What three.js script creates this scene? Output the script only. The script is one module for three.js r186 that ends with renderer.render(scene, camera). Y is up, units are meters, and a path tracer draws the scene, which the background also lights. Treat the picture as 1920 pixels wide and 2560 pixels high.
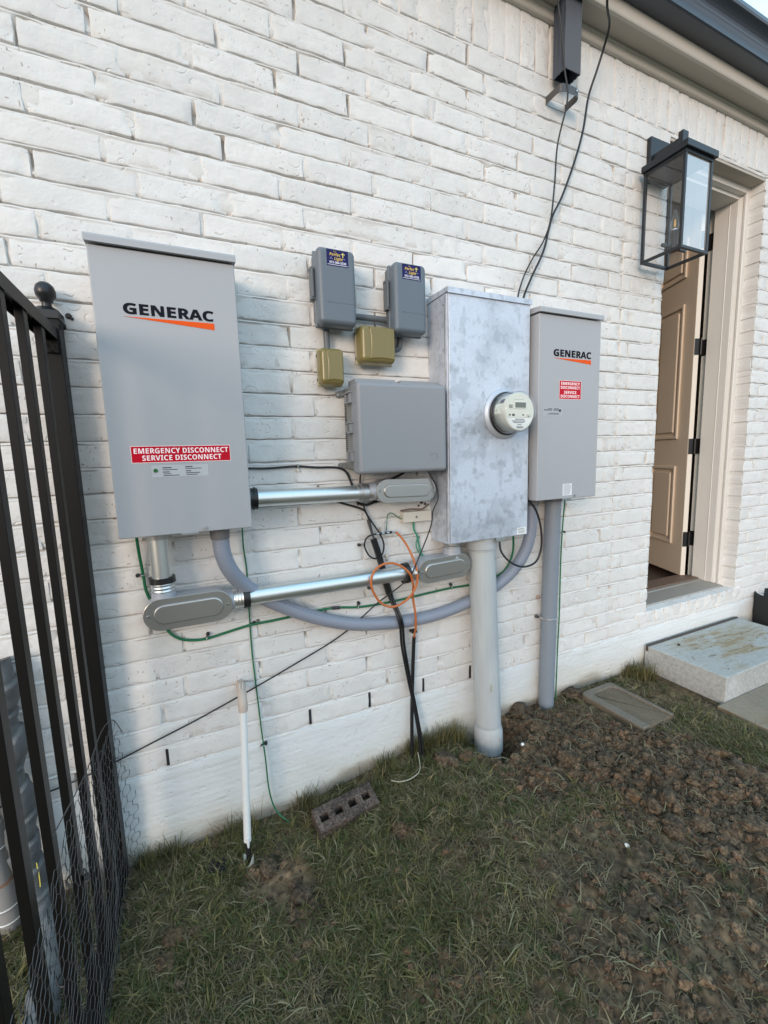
import * as THREE from 'three';
import { mergeGeometries, mergeVertices } from 'three/addons/utils/BufferGeometryUtils.js';
import { RoundedBoxGeometry } from 'three/addons/geometries/RoundedBoxGeometry.js';
import { TextGeometry } from 'three/addons/geometries/TextGeometry.js';
import { FontLoader } from 'three/addons/loaders/FontLoader.js';

// ---------------------------------------------------------------- camera, sky, sun, exposure
const scene = new THREE.Scene();
const camera = new THREE.PerspectiveCamera(100.58, 768 / 1024, 0.05, 600);
camera.position.set(0, 1.34, 1.524);
camera.rotation.order = 'YXZ';
camera.rotation.set(-0.1294, -0.4234, -0.0303);
const renderer = new THREE.WebGLRenderer({ antialias: true });
renderer.toneMapping = THREE.LinearToneMapping;
renderer.toneMappingExposure = 1.42;
renderer.shadowMap.enabled = true;

const SUN = new THREE.Vector3(-0.69, 0.19, 0.70).normalize();
const sun = new THREE.DirectionalLight(new THREE.Color().setRGB(1.0, 0.80, 0.63), 1.15);
sun.position.copy(SUN).multiplyScalar(12).add(new THREE.Vector3(1, 1, 0));
sun.target.position.set(1, 1, 0);
sun.castShadow = true; sun.shadow.radius = 32; sun.shadow.mapSize.set(4096, 4096);
Object.assign(sun.shadow.camera, { left: -4, right: 4, top: 4, bottom: -4, near: 0.5, far: 30 });
scene.add(sun, sun.target);

function rng(seed) { let a = seed >>> 0; return () => { a = (a + 0x6D2B79F5) | 0; let t = Math.imul(a ^ (a >>> 15), 1 | a); t = (t + Math.imul(t ^ (t >>> 7), 61 | t)) ^ t; return ((t ^ (t >>> 14)) >>> 0) / 4294967296; }; }
const clamp = (v, a = 0, b = 1) => Math.min(b, Math.max(a, v));
const sstep = (a, b, v) => { const t = clamp((v - a) / (b - a)); return t * t * (3 - 2 * t); };
const lerp = (a, b, t) => a + (b - a) * t;
function hash2(x, y, s) { let h = Math.imul(x | 0, 374761393) + Math.imul(y | 0, 668265263) + Math.imul(s | 0, 2147483647 ^ 0x5bd1e995); h = Math.imul(h ^ (h >>> 13), 1274126177); return ((h ^ (h >>> 16)) >>> 0) / 4294967296; }
function vnoise(x, y, per, s = 0) {           // value noise; per > 0 tiles every per cells
  const xi = Math.floor(x), yi = Math.floor(y), fx = x - xi, fy = y - yi;
  const w = (v) => per ? ((v % per) + per) % per : v;
  const u = fx * fx * (3 - 2 * fx), v = fy * fy * (3 - 2 * fy);
  const a = hash2(w(xi), w(yi), s), b = hash2(w(xi + 1), w(yi), s), c = hash2(w(xi), w(yi + 1), s), d = hash2(w(xi + 1), w(yi + 1), s);
  return lerp(lerp(a, b, u), lerp(c, d, u), v);
}
function fbm(x, y, per, oct, s = 0) { let a = 0.5, r = 0, n = 0; for (let i = 0; i < oct; i++) { r += a * vnoise(x, y, per, s + i * 17); n += a; x *= 2; y *= 2; per *= 2; a *= 0.5; } return r / n; }

{ // dusk sky: pale blue dome, warm low glow round the sun
  const W = 512, H = 256, data = new Float32Array(W * H * 4);
  for (let j = 0; j < H; j++) for (let i = 0; i < W; i++) {
    const el = ((j + 0.5) / H - 0.5) * Math.PI, az = ((i + 0.5) / W - 0.5) * 2 * Math.PI;
    const d = new THREE.Vector3(Math.cos(el) * Math.cos(az), Math.sin(el), Math.cos(el) * Math.sin(az));
    const ang = Math.acos(clamp(d.dot(SUN), -1, 1));
    const up = Math.max(0, d.y), t = Math.pow(up, 0.55);
    let r = lerp(1.02, 0.36, t), g = lerp(1.04, 0.80, t), b = lerp(1.08, 1.14, t);
    const glow = Math.exp(-Math.pow(ang / 0.75, 2));
    r += 0.62 * glow; g += 0.34 * glow; b += 0.12 * glow;
    const cl = sstep(0.5, 0.75, fbm(d.x / (up + 0.25) * 2.2 + 9, d.z / (up + 0.25) * 2.2 + 4, 0, 5, 3)) * sstep(0.02, 0.2, d.y) * 0.35;
    r = lerp(r, 1.05, cl); g = lerp(g, 1.1, cl); b = lerp(b, 1.18, cl);
    if (d.y < 0) { r = 0.10; g = 0.10; b = 0.09; }
    data.set([r, g, b, 1], (j * W + i) * 4);
  }
  const tex = new THREE.DataTexture(data, W, H, THREE.RGBAFormat, THREE.FloatType);
  tex.mapping = THREE.EquirectangularReflectionMapping; tex.magFilter = tex.minFilter = THREE.LinearFilter; tex.needsUpdate = true;
  scene.background = tex; scene.environment = tex;
}

// ---------------------------------------------------------------- helpers
const V3 = (x, y, z) => new THREE.Vector3(x, y, z);
const used = new Map();
function numbered(n) { const k = used.get(n) || 0; used.set(n, k + 1); return k ? `${n}_${String(k).padStart(3, '0')}` : n; }
function shade(o) { o.castShadow = true; o.receiveShadow = true; return o; }
function tag(o, label, category, group) { o.userData.label = label; o.userData.category = category; if (group) o.userData.group = group; return o; }
function thing(name, label, category, pos = [0, 0, 0], group) { const o = new THREE.Group(); o.name = numbered(name); o.position.set(...pos); scene.add(o); return tag(o, label, category, group); }
function prep(gs) {
  gs = (Array.isArray(gs) ? gs : [gs]).map((g) => { if (g.index) g = g.toNonIndexed(); for (const k of Object.keys(g.attributes)) if (!['position', 'normal', 'uv'].includes(k)) g.deleteAttribute(k); g.morphAttributes = {}; return g; });
  return gs.length > 1 ? mergeGeometries(gs) : gs[0];
}
function part(name, gs, mat, parent, label) { const o = shade(new THREE.Mesh(prep(gs), mat)); o.name = name; parent.add(o); if (label) o.userData.label = label; return o; }
function solo(name, gs, mat, label, category, group) { const o = shade(new THREE.Mesh(prep(gs), mat)); o.name = numbered(name); scene.add(o); return tag(o, label, category, group); }
function struct(name, gs, mat) { const o = shade(new THREE.Mesh(prep(gs), mat)); o.name = name; o.userData.kind = 'structure'; scene.add(o); return o; }
const at = (g, x, y, z, rx = 0, ry = 0, rz = 0) => { g.applyMatrix4(new THREE.Matrix4().compose(V3(x, y, z), new THREE.Quaternion().setFromEuler(new THREE.Euler(rx, ry, rz)), V3(1, 1, 1))); return g; };
const rbox = (x0, x1, y0, y1, z0, z1, r = 0.003, seg = 2) => at(new RoundedBoxGeometry(x1 - x0, y1 - y0, z1 - z0, seg, Math.min(r, (x1 - x0) / 2.01, (y1 - y0) / 2.01, (z1 - z0) / 2.01)), (x0 + x1) / 2, (y0 + y1) / 2, (z0 + z1) / 2);
const box = (x0, x1, y0, y1, z0, z1) => at(new THREE.BoxGeometry(x1 - x0, y1 - y0, z1 - z0), (x0 + x1) / 2, (y0 + y1) / 2, (z0 + z1) / 2);
function cyl(a, b, r0, r1 = r0, seg = 28, open = false) {           // cylinder from a to b
  const A = V3(...a), B = V3(...b), d = B.clone().sub(A), g = new THREE.CylinderGeometry(r1, r0, d.length(), seg, 1, open);
  g.applyQuaternion(new THREE.Quaternion().setFromUnitVectors(V3(0, 1, 0), d.clone().normalize())); const m = A.add(B).multiplyScalar(0.5); g.translate(m.x, m.y, m.z); return g;
}
function tube(pts, r, n = 0, seg = 10) { const c = new THREE.CatmullRomCurve3(pts.map((p) => V3(...p)), false, 'centripetal'); return new THREE.TubeGeometry(c, n || Math.max(16, pts.length * 8), r, seg, false); }
function lathe(pts, seg = 40) { return new THREE.LatheGeometry(pts.map((p) => new THREE.Vector2(p[0], p[1])), seg); }
function metricUV(g, s = 1, ox = 0, oy = 0) {                        // uv in metres by the side each face looks to
  g = g.index ? g.toNonIndexed() : g; const p = g.attributes.position, uv = new Float32Array(p.count * 2), a = V3(), b = V3(), c = V3(), n = V3();
  for (let i = 0; i < p.count; i += 3) {
    a.fromBufferAttribute(p, i); b.fromBufferAttribute(p, i + 1); c.fromBufferAttribute(p, i + 2); n.copy(b).sub(a).cross(c.clone().sub(a));
    const X = Math.abs(n.x), Y = Math.abs(n.y), Z = Math.abs(n.z);
    [a, b, c].forEach((q, k) => { const [u, v] = Z >= X && Z >= Y ? [q.x, q.y] : X >= Y ? [q.z, q.y] : [q.x, q.z]; uv[(i + k) * 2] = u * s + ox; uv[(i + k) * 2 + 1] = v * s + oy; });
  }
  g.setAttribute('uv', new THREE.BufferAttribute(uv, 2)); return g;
}
function tex(n, f, srgb = false, h = n) {                            // f(u, v) -> [r, g, b] or grey, 0..1
  const d = new Uint8Array(n * h * 4);
  for (let j = 0; j < h; j++) for (let i = 0; i < n; i++) { let c = f(i / n, j / h); if (typeof c === 'number') c = [c, c, c]; const k = (j * n + i) * 4; d[k] = clamp(c[0]) * 255; d[k + 1] = clamp(c[1]) * 255; d[k + 2] = clamp(c[2]) * 255; d[k + 3] = 255; }
  const t = new THREE.DataTexture(d, n, h, THREE.RGBAFormat); t.wrapS = t.wrapT = THREE.RepeatWrapping; t.magFilter = t.minFilter = THREE.LinearFilter; if (srgb) t.colorSpace = THREE.SRGBColorSpace; t.needsUpdate = true; return t;
}
function print(w, h, draw) { const c = document.createElement('canvas'); c.width = w; c.height = h; const x = c.getContext('2d'); draw(x, w, h); const t = new THREE.CanvasTexture(c); t.colorSpace = THREE.SRGBColorSpace; return t; }
const std = (r, g, b, rough = 0.6, metal = 0, more = {}) => new THREE.MeshStandardMaterial({ color: new THREE.Color().setRGB(r, g, b), roughness: rough, metalness: metal, ...more });
const flat = (r, g, b) => new THREE.MeshPhysicalMaterial({ color: new THREE.Color().setRGB(r, g, b), roughness: 0.6, specularIntensity: 0.25 });
const font = await new FontLoader().loadAsync('fonts/droid/droid_sans_bold.typeface.json');
function text(str, x0, y0, w, h, z, depth = 0.0006) {                // letters stretched into the box
  const g = new TextGeometry(str, { font, size: 1, depth: 1, curveSegments: 5, bevelEnabled: str === 'GENERAC', bevelSize: 0.028, bevelThickness: 0.02, bevelSegments: 1 }); g.computeBoundingBox(); const b = g.boundingBox;
  g.translate(-b.min.x, -b.min.y, 0); g.scale(w / (b.max.x - b.min.x), h / (b.max.y - b.min.y), depth); g.translate(x0, y0, z); return g;
}
function flipZ(g) { g = prep(g); const p = g.attributes.position; for (let i = 0; i < p.count; i++) p.setZ(i, -p.getZ(i)); for (let i = 0; i < p.count; i += 3) for (let k = 0; k < 3; k++) { const a = p.getComponent(i + 1, k), b = p.getComponent(i + 2, k); p.setComponent(i + 1, k, b); p.setComponent(i + 2, k, a); } g.computeVertexNormals(); return g; }
function stadium(w, h) { const s = new THREE.Shape(), r = h / 2, a = w / 2 - r; s.moveTo(-a, -r); s.lineTo(a, -r); s.absarc(a, 0, r, -Math.PI / 2, Math.PI / 2); s.lineTo(-a, r); s.absarc(-a, 0, r, Math.PI / 2, Math.PI * 1.5); return s; }
const extr = (s, depth, bevel = 0, seg = 2) => new THREE.ExtrudeGeometry(s, { depth: Math.max(1e-4, depth - 2 * bevel), bevelEnabled: bevel > 0, bevelThickness: bevel, bevelSize: bevel, bevelOffset: -bevel, bevelSegments: seg, curveSegments: 14 }).translate(0, 0, bevel);

// ---------------------------------------------------------------- surface textures
const scuffs = (() => { const R = rng(5), a = []; for (let i = 0; i < 110; i++) a.push([R(), R(), 0.006 + R() * 0.016, R() * 6.28, 0.8 + R() * 2.2, R() < 0.5 ? -1 : 1]); return a; })();
const T_paintBump = tex(1024, (u, v) => {
  let h = 0.5 + (fbm(u * 10, v * 10, 10, 2, 1) - 0.5) * 0.14 + (fbm(u * 34, v * 40, 34, 3, 8) - 0.5) * 0.30 + (fbm(u * 120, v * 120, 120, 2, 12) - 0.5) * 0.16 + (vnoise(u * 300, v * 300, 300, 9) - 0.5) * 0.05;
  for (const [x, y, r, a, w, s] of scuffs) { let dx = u - x, dy = v - y; dx -= Math.round(dx); dy -= Math.round(dy); const d = Math.hypot(dx, dy * 1.3); if (d > r * 1.7) continue; const th = Math.abs(((Math.atan2(dy, dx) - a + 9.42) % 6.28) - 3.14); if (th < w) h -= 0.42 * Math.exp(-Math.pow((d - r) / 0.0022, 2)) * (1 - th / w); h += s * 0.10 * sstep(r, 0, d); }
  return h;
});
const T_paint = tex(1024, (u, v) => {
  const n = fbm(u * 6, v * 6, 6, 4, 21), m = fbm(u * 26, v * 26, 26, 3, 33), d = sstep(0.68, 0.83, m) * sstep(0.45, 0.7, n);
  const c = 0.935 + (n - 0.5) * 0.05 + (m - 0.5) * 0.05 - d * 0.03; const sp = sstep(0.90, 0.96, vnoise(u * 150, v * 150, 150, 35)) * sstep(0.52, 0.66, fbm(u * 9, v * 9, 9, 3, 37)); return [c + 0.003 - sp * 0.22, c - sp * 0.27, c - 0.008 - sp * 0.30];
}, true);
const T_strokes = tex(1024, (u, v) => 0.5 + (fbm(u * 6, v * 90, 6, 3, 3) - 0.5) * 0.5 + (fbm(u * 50, v * 60, 50, 3, 4) - 0.5) * 0.4 - sstep(0.80, 0.9, vnoise(u * 60, v * 60, 60, 5)) * 0.3);
const T_fine = tex(512, (u, v) => fbm(u * 60, v * 60, 60, 3, 71));
const T_soilBump = tex(1024, (u, v) => fbm(u * 12, v * 12, 12, 6, 41) * 0.7 + (1 - Math.abs(2 * fbm(u * 22, v * 22, 22, 3, 45) - 1)) * 0.3);
const T_soil = tex(1024, (u, v) => { const a = fbm(u * 8, v * 8, 8, 5, 51), b = fbm(u * 60, v * 60, 60, 3, 55); const k = 0.62 + (a - 0.5) * 0.55 + (b - 0.5) * 0.6; return [k, k * 0.97, k * 0.93]; }, true);
const T_conc = tex(1024, (u, v) => {
  const a = fbm(u * 5, v * 5, 5, 5, 61), b = fbm(u * 90, v * 90, 90, 2, 63); const k = 0.80 + (a - 0.5) * 0.22 + (b - 0.5) * 0.16; return [k, k, k * 0.985];
}, true);
const T_galv = tex(1024, (u, v) => { const a = fbm(u * 6 + fbm(u * 5, v * 5, 5, 3, 81) * 1.5, v * 6, 6, 5, 83), b = fbm(u * 22, v * 22, 22, 3, 85); const c = fbm(u * 46, v * 40, 46, 3, 87), e = fbm(u * 150, v * 150, 150, 2, 89), d = sstep(0.44, 0.74, a) * 0.075 + sstep(0.56, 0.72, b) * 0.07 + sstep(0.58, 0.75, c) * 0.06; const k = 0.87 - d + (e - 0.5) * 0.05; return [k * 0.955, k * 0.985, k * 1.035]; }, true);
const T_pvc = tex(512, (u, v) => { const a = fbm(u * 4, v * 3, 4, 4, 171), b = fbm(u * 30, v * 8, 30, 3, 173); const k = 0.93 + (a - 0.5) * 0.12 + (b - 0.5) * 0.05; return [k, k, k * (0.995 - (a - 0.5) * 0.05)]; }, true);
const T_galvR = tex(1024, (u, v) => { const a = fbm(u * 6 + fbm(u * 5, v * 5, 5, 3, 81) * 1.5, v * 6, 6, 5, 83), b = fbm(u * 22, v * 22, 22, 3, 85); return 0.60 - sstep(0.46, 0.72, a) * 0.07 - sstep(0.56, 0.74, b) * 0.06; });
const T_rib = tex(64, (u) => 0.5 + 0.5 * Math.cos(u * 2 * Math.PI), false, 4);
const cloneTex = (t, rx, ry) => { const c = t.clone(); c.repeat.set(rx, ry); c.needsUpdate = true; return c; };

// ---------------------------------------------------------------- materials
const white = (r, g, b) => std(r, g, b, 0.62, 0, { map: T_paint, bumpMap: T_paintBump, bumpScale: 0.0046 });
const M = {
  brick: [white(0.86, 0.85, 0.845), white(0.82, 0.81, 0.805), white(0.845, 0.84, 0.835), white(0.87, 0.855, 0.845), white(0.805, 0.80, 0.795)],
  mortar: std(0.84, 0.825, 0.815, 0.7, 0, { map: T_paint, bumpMap: T_paintBump, bumpScale: 0.004 }),
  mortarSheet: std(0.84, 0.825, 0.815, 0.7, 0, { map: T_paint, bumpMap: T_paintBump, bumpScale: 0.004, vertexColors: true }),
  found: std(0.72, 0.735, 0.735, 0.6, 0, { bumpMap: T_strokes, bumpScale: 0.003, vertexColors: true }),
  trim: std(0.58, 0.535, 0.475, 0.5), jamb: std(0.70, 0.68, 0.645, 0.45), jambLight: std(0.72, 0.72, 0.68, 0.5), core: std(0.5, 0.48, 0.45, 0.9),
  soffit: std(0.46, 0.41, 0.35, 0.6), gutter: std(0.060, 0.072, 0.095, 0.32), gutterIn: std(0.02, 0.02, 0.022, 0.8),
  door: std(0.72, 0.60, 0.475, 0.45), doorEdge: std(0.76, 0.70, 0.62, 0.5), black: std(0.012, 0.012, 0.014, 0.4), iron: new THREE.MeshPhysicalMaterial({ color: new THREE.Color().setRGB(0.0055, 0.005, 0.005), roughness: 0.42, specularIntensity: 0.5 }), ironCap: std(0.012, 0.013, 0.016, 0.34),
  floor: std(0.10, 0.07, 0.05, 0.5), interior: std(0.5, 0.45, 0.40, 0.9), thresh: std(0.34, 0.32, 0.29, 0.45, 0.3), wood: std(0.16, 0.10, 0.07, 0.6),
  tan: std(0.40, 0.41, 0.43, 0.42, 0, { bumpMap: cloneTex(T_fine, 6, 6), bumpScale: 0.0002 }), tanDark: std(0.34, 0.345, 0.355, 0.5),
  galv: new THREE.MeshStandardMaterial({ color: 0xffffff, map: T_galv, roughnessMap: T_galvR, roughness: 1, metalness: 0.40 }),
  zinc: std(0.74, 0.76, 0.75, 0.36, 0.9), zincDull: std(0.55, 0.55, 0.54, 0.42, 0.9), cast: std(0.44, 0.46, 0.50, 0.45, 0.2), cover: std(0.56, 0.55, 0.53, 0.30, 0.85), rubber: std(0.014, 0.014, 0.016, 0.35),
  commBox: std(0.27, 0.28, 0.30, 0.46), commDark: std(0.22, 0.225, 0.22, 0.55), slot: std(0.03, 0.03, 0.03, 0.8),
  greyBox: std(0.135, 0.160, 0.190, 0.42), greyDark: std(0.12, 0.135, 0.15, 0.5),
  amber: new THREE.MeshPhysicalMaterial({ color: new THREE.Color().setRGB(0.47, 0.395, 0.16), roughness: 0.22, transmission: 0.6, thickness: 0, ior: 1.45 }), amberIn: std(0.20, 0.19, 0.13, 0.6),
  flex: std(0.27, 0.30, 0.37, 0.42, 0, { bumpMap: cloneTex(T_rib, 330, 1), bumpScale: 0.0006 }), hub: std(0.17, 0.17, 0.18, 0.5), riser: std(0.23, 0.265, 0.31, 0.5),
  pvc: std(0.57, 0.605, 0.62, 0.42, 0, { map: T_pvc }), pvcWhite: std(0.80, 0.80, 0.78, 0.35), cap: std(0.55, 0.45, 0.38, 0.5), cup: std(0.55, 0.53, 0.44, 0.7),
  green: std(0.012, 0.16, 0.065, 0.4), greenPale: std(0.03, 0.26, 0.15, 0.4), wire: std(0.012, 0.012, 0.014, 0.45), wireGrey: std(0.05, 0.05, 0.055, 0.5), orange: std(0.55, 0.16, 0.045, 0.45), clip: std(0.03, 0.03, 0.03, 0.5), barWhite: std(0.66, 0.62, 0.54, 0.5),
  wrap: std(0.12, 0.127, 0.13, 0.45, 0, { bumpMap: cloneTex(T_fine, 8, 4), bumpScale: 0.001 }), pvcGrey: std(0.30, 0.29, 0.28, 0.5), rust: std(0.20, 0.11, 0.07, 0.85), yellow: std(0.75, 0.65, 0.12, 0.5),
  lantern: std(0.010, 0.014, 0.019, 0.38), pane: new THREE.MeshPhysicalMaterial({ color: 0xffffff, roughness: 0.02, transmission: 1, thickness: 0, ior: 2.33, metalness: 0.38 }), paneSide: new THREE.MeshPhysicalMaterial({ color: 0xffffff, roughness: 0.02, transmission: 1, thickness: 0, ior: 1.6 }), bulb: new THREE.MeshPhysicalMaterial({ color: 0xffffff, roughness: 0.02, transmission: 1, thickness: 0, ior: 1.5 }), filament: std(0.85, 0.52, 0.14, 0.6), socket: std(0.03, 0.033, 0.038, 0.5),
  meterBody: std(0.66, 0.67, 0.60, 0.4), glass: new THREE.MeshPhysicalMaterial({ color: 0xffffff, roughness: 0.03, transmission: 1, thickness: 0, ior: 1.5 }), lcd: std(0.10, 0.12, 0.09, 0.25), steel: std(0.6, 0.6, 0.6, 0.3, 1),
  conc: std(0.50, 0.50, 0.48, 0.85, 0, { map: T_conc, bumpMap: T_strokes, bumpScale: 0.0012 }), splash: std(0.27, 0.23, 0.185, 0.9, 0, { map: T_conc, bumpMap: T_soilBump, bumpScale: 0.004 }),
  coredBrick: std(0.25, 0.195, 0.17, 0.9, 0, { map: T_soil, bumpMap: T_soilBump, bumpScale: 0.006 }), coreHole: std(0.10, 0.07, 0.06, 0.95),
  clod: std(0.235, 0.170, 0.112, 0.95, 0, { map: T_soil, bumpMap: T_soilBump, bumpScale: 0.006 }), clodOrange: std(0.28, 0.18, 0.10, 0.95, 0, { map: T_soil, bumpMap: T_soilBump, bumpScale: 0.006 }),
  pot: std(0.018, 0.02, 0.02, 0.85), chicken: std(0.10, 0.105, 0.11, 0.45, 0.6), pebble: std(0.75, 0.75, 0.72, 0.5), straw: std(0.36, 0.32, 0.2, 0.8),
};

// ---------------------------------------------------------------- ground heights
const BASE = 0.312, PITCH = 0.0783, LEN = 0.2487;                    // brick courses
const DOOR = { x0: 2.315, x1: 3.2, y0: 0.415, y1: 2.87 };
function segDist(x, z, ax, az, bx, bz) { const t = clamp(((x - ax) * (bx - ax) + (z - az) * (bz - az)) / ((bx - ax) ** 2 + (bz - az) ** 2)); return Math.hypot(x - ax - t * (bx - ax), z - az - t * (bz - az)); }
function soilMask(x, z) {
  const n = (fbm(x * 4 + 7, z * 4 + 3, 0, 3, 91) - 0.5) * 0.34;
  const pile = sstep(0.40, 0.20, segDist(x, z, 1.18, 0.10, 1.72, 0.72) + n);
  const low = sstep(0.46, 0.14, segDist(x, z, 1.05, 0.95, 1.85, 1.2) + n) * 0.85;
  const bits = sstep(0.12, 0.05, Math.hypot(x - 0.12, z - 0.25) + n * 0.3) * 0.9 + sstep(0.13, 0.05, Math.hypot(x - 0.22, z - 0.38) + n * 0.3) * 0.8 + sstep(0.13, 0.04, Math.hypot(x - 0.58, z - 0.33) + n * 0.3) * 0.8 + sstep(0.17, 0.04, Math.hypot(x - 0.46, z - 0.72) + n * 0.4) * 0.8;
  return clamp(Math.max(pile, low) + bits);
}
function groundY(x, z) {
  let h = lerp(0.0, 0.082, sstep(0.2, 0.95, x));
  h -= 0.05 * clamp(z, 0, 0.6) * sstep(0.9, 0, x);
  h -= (0.15 * sstep(0.17, 0.05, Math.hypot(x - 1.135, z - 0.10)));
  const p = sstep(0.40, 0.05, segDist(x, z, 1.35, 0.14, 1.6, 0.62));
  h += p * 0.03 * sstep(0.0, 0.12, z);
  h += (fbm(x * 3, z * 3, 0, 3, 95) - 0.5) * 0.03 * sstep(0, 0.2, z);
  h += (fbm(x * 20, z * 20, 0, 3, 96) - 0.5) * 0.012 * sstep(0, 0.08, z);
  { const m = soilMask(x, z); if (m > 0.02) { const a = fbm(x * 13 + fbm(x * 6, z * 6, 0, 2, 97), z * 13, 0, 4, 98); h += m * ((1 - Math.abs(2 * a - 1)) * -0.05 + 0.03 + (fbm(x * 40, z * 40, 0, 3, 99) - 0.5) * 0.02) * sstep(0, 0.08, z); } }
  if (x > 2.2 && x < 3.3 && z < 1.6) h = Math.min(h, 0.075);
  return h;
}

// ---------------------------------------------------------------- house: painted brick wall, foundation, eave, door
const house = thing('brick_house', 'white painted brick house wall with open tan door and dark gutter', 'house');
const inHole = (x, y) => x > DOOR.x0 && x < DOOR.x1 && y > DOOR.y0 - 0.07 && y < DOOR.y1;
const WX0 = -1.7, WX1 = 5.2, TOP = 3.13, SOLDIER = BASE + 33 * PITCH;   // 2.896
let wall;
{ // mortar sheet, one relief surface behind all the bricks
  const rows = [];
  for (let i = 0; i < 33; i++) { const b = BASE + i * PITCH; rows.push([b - 0.0065, 0], [b - 0.002, 1], [b + 0.0008, 2], [b + 0.0030, 3], [b + 0.0085, 3], [b + 0.0135, 4], [b + PITCH / 2, 4], [b + PITCH - 0.013, 4]); }
  rows.push([SOLDIER - 0.0065, 0], [SOLDIER - 0.002, 1], [SOLDIER + 0.0022, 2], [SOLDIER + 0.0052, 3], [SOLDIER + 0.03, 4], [SOLDIER + 0.12, 4], [TOP + 0.02, 4]);
  rows.unshift([BASE - 0.02, 4]);
  const xs = []; for (let x = WX0; x < DOOR.x0 - 0.004; x += 0.0095) xs.push(x); xs.push(DOOR.x0); for (let x = DOOR.x0 + 0.03; x < DOOR.x1 - 0.01; x += 0.03) xs.push(x); xs.push(DOOR.x1); for (let x = DOOR.x1 + 0.012; x < WX1; x += 0.012) xs.push(x);
  const P = [], I = [], UV = [], CO = [];
  rows.forEach(([y, k], j) => xs.forEach((x) => {
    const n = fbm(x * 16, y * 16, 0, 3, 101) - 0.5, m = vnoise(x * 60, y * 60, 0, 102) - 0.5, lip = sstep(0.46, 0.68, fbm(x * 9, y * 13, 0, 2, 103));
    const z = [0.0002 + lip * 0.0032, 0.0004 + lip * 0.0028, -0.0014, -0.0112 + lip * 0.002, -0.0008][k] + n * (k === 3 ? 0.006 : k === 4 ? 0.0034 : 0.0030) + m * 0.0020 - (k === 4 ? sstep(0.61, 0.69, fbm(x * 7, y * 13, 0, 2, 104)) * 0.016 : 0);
    const brownish = clamp((k === 4 ? sstep(0.62, 0.70, fbm(x * 7, y * 13, 0, 2, 104)) : 0) + (k === 3 ? sstep(0.46, 0.66, fbm(x * 8, y * 5, 0, 3, 105)) * 0.8 : 0)); CO.push(lerp(1, 0.70, brownish), lerp(1, 0.62, brownish), lerp(1, 0.56, brownish));  // browns and darkens noise-picked deep pockets and bed grooves, for stronger joint contrast
    P.push(x, y + (k < 4 ? n * 0.004 + (fbm(x * 2.2, y * 9, 0, 2, 108) - 0.5) * 0.004 : 0), z); UV.push(x, y);
  }));
  const w = xs.length;
  for (let j = 0; j < rows.length - 1; j++) for (let i = 0; i < w - 1; i++) { if (inHole((xs[i] + xs[i + 1]) / 2, (rows[j][0] + rows[j + 1][0]) / 2)) continue; const a = j * w + i; I.push(a, a + 1, a + w, a + 1, a + w + 1, a + w); }
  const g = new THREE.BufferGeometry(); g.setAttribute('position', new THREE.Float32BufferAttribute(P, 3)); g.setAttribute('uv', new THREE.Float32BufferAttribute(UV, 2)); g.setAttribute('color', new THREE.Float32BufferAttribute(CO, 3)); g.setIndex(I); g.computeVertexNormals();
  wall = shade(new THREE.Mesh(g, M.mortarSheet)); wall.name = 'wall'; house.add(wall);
}
// one brick: rounded uneven front face with skirts going back; x right, y up, face near z = 0
function brickGeo(w, h, seed, depth = 0.014) {
  const R = rng(seed), nx = Math.max(3, Math.round(w / 0.013)), ny = Math.max(3, Math.round(h / 0.013)), P = [], I = [], UV = [], ou = R() * 5, ov = R() * 5;
  const tilt = (R() - 0.5) * 0.0018, tiltY = (R() - 0.5) * 0.0016, belly = 0.0002 + R() * 0.0006, out = R() * 0.0014;
  const idx = []; const NX = nx + 4, NY = ny + 4, bev = 0.0024;
  const coord = (k, n, L) => k === 0 || k === 1 ? (k === 0 ? 0 : 0.0002) : k >= n - 1 ? L - (k === n - 1 ? 0.0002 : 0) : bev + (k - 2) / (n - 4) * (L - 2 * bev);
  for (let j = 0; j <= NY; j++) for (let i = 0; i <= NX; i++) {
    let x = coord(i, NX, w), y = coord(j, NY, h); const rim = i <= 1 || j <= 1 || i >= NX - 1 || j >= NY - 1, back = i === 0 || j === 0 || i === NX || j === NY;
    const e = (s) => (fbm(x * 28 + s, y * 28, 0, 3, seed % 997) - 0.5);
    const ex = e(3.1) * 0.0080, ey = e(9.7) * 0.0065;
    let z = out + belly * Math.sin(Math.PI * x / w) + tilt * (x / w - 0.5) + tiltY * (y / h - 0.5) + e(1.7) * 0.0026;
    if (rim) { const side = i <= 1 || i >= NX - 1, foot = j <= 1 || j >= NY - 1; z -= foot ? 0.0022 + Math.abs(e(5.5)) * 0.004 : 0.0012 + Math.abs(e(5.5)) * 0.004; }
    const cx = Math.min(x, w - x), cy = Math.min(y, h - y); if (cx < 0.032) z -= 0.0052 * sstep(0.66, 0.76, vnoise(x * 26 + seed * 1.7, y * 24, 0, 6)) * sstep(0.032, 0.008, cx);
    if (back) z = -depth;
    idx.push(P.length / 3); P.push(x - w / 2 + ex, y - h / 2 + ey, z); UV.push(x + ou, y + ov);
  }
  const W = NX + 1;
  for (let j = 0; j < NY; j++) for (let i = 0; i < NX; i++) { if ((i === 0 || i === NX - 1) && (j === 0 || j === NY - 1)) { /* corner skirts */ } const a = j * W + i; I.push(a, a + 1, a + W, a + 1, a + W + 1, a + W); }
  const g = new THREE.BufferGeometry(); g.setAttribute('position', new THREE.Float32BufferAttribute(P, 3)); g.setAttribute('uv', new THREE.Float32BufferAttribute(UV, 2)); g.setIndex(I); g.computeVertexNormals(); return g;
}
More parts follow.
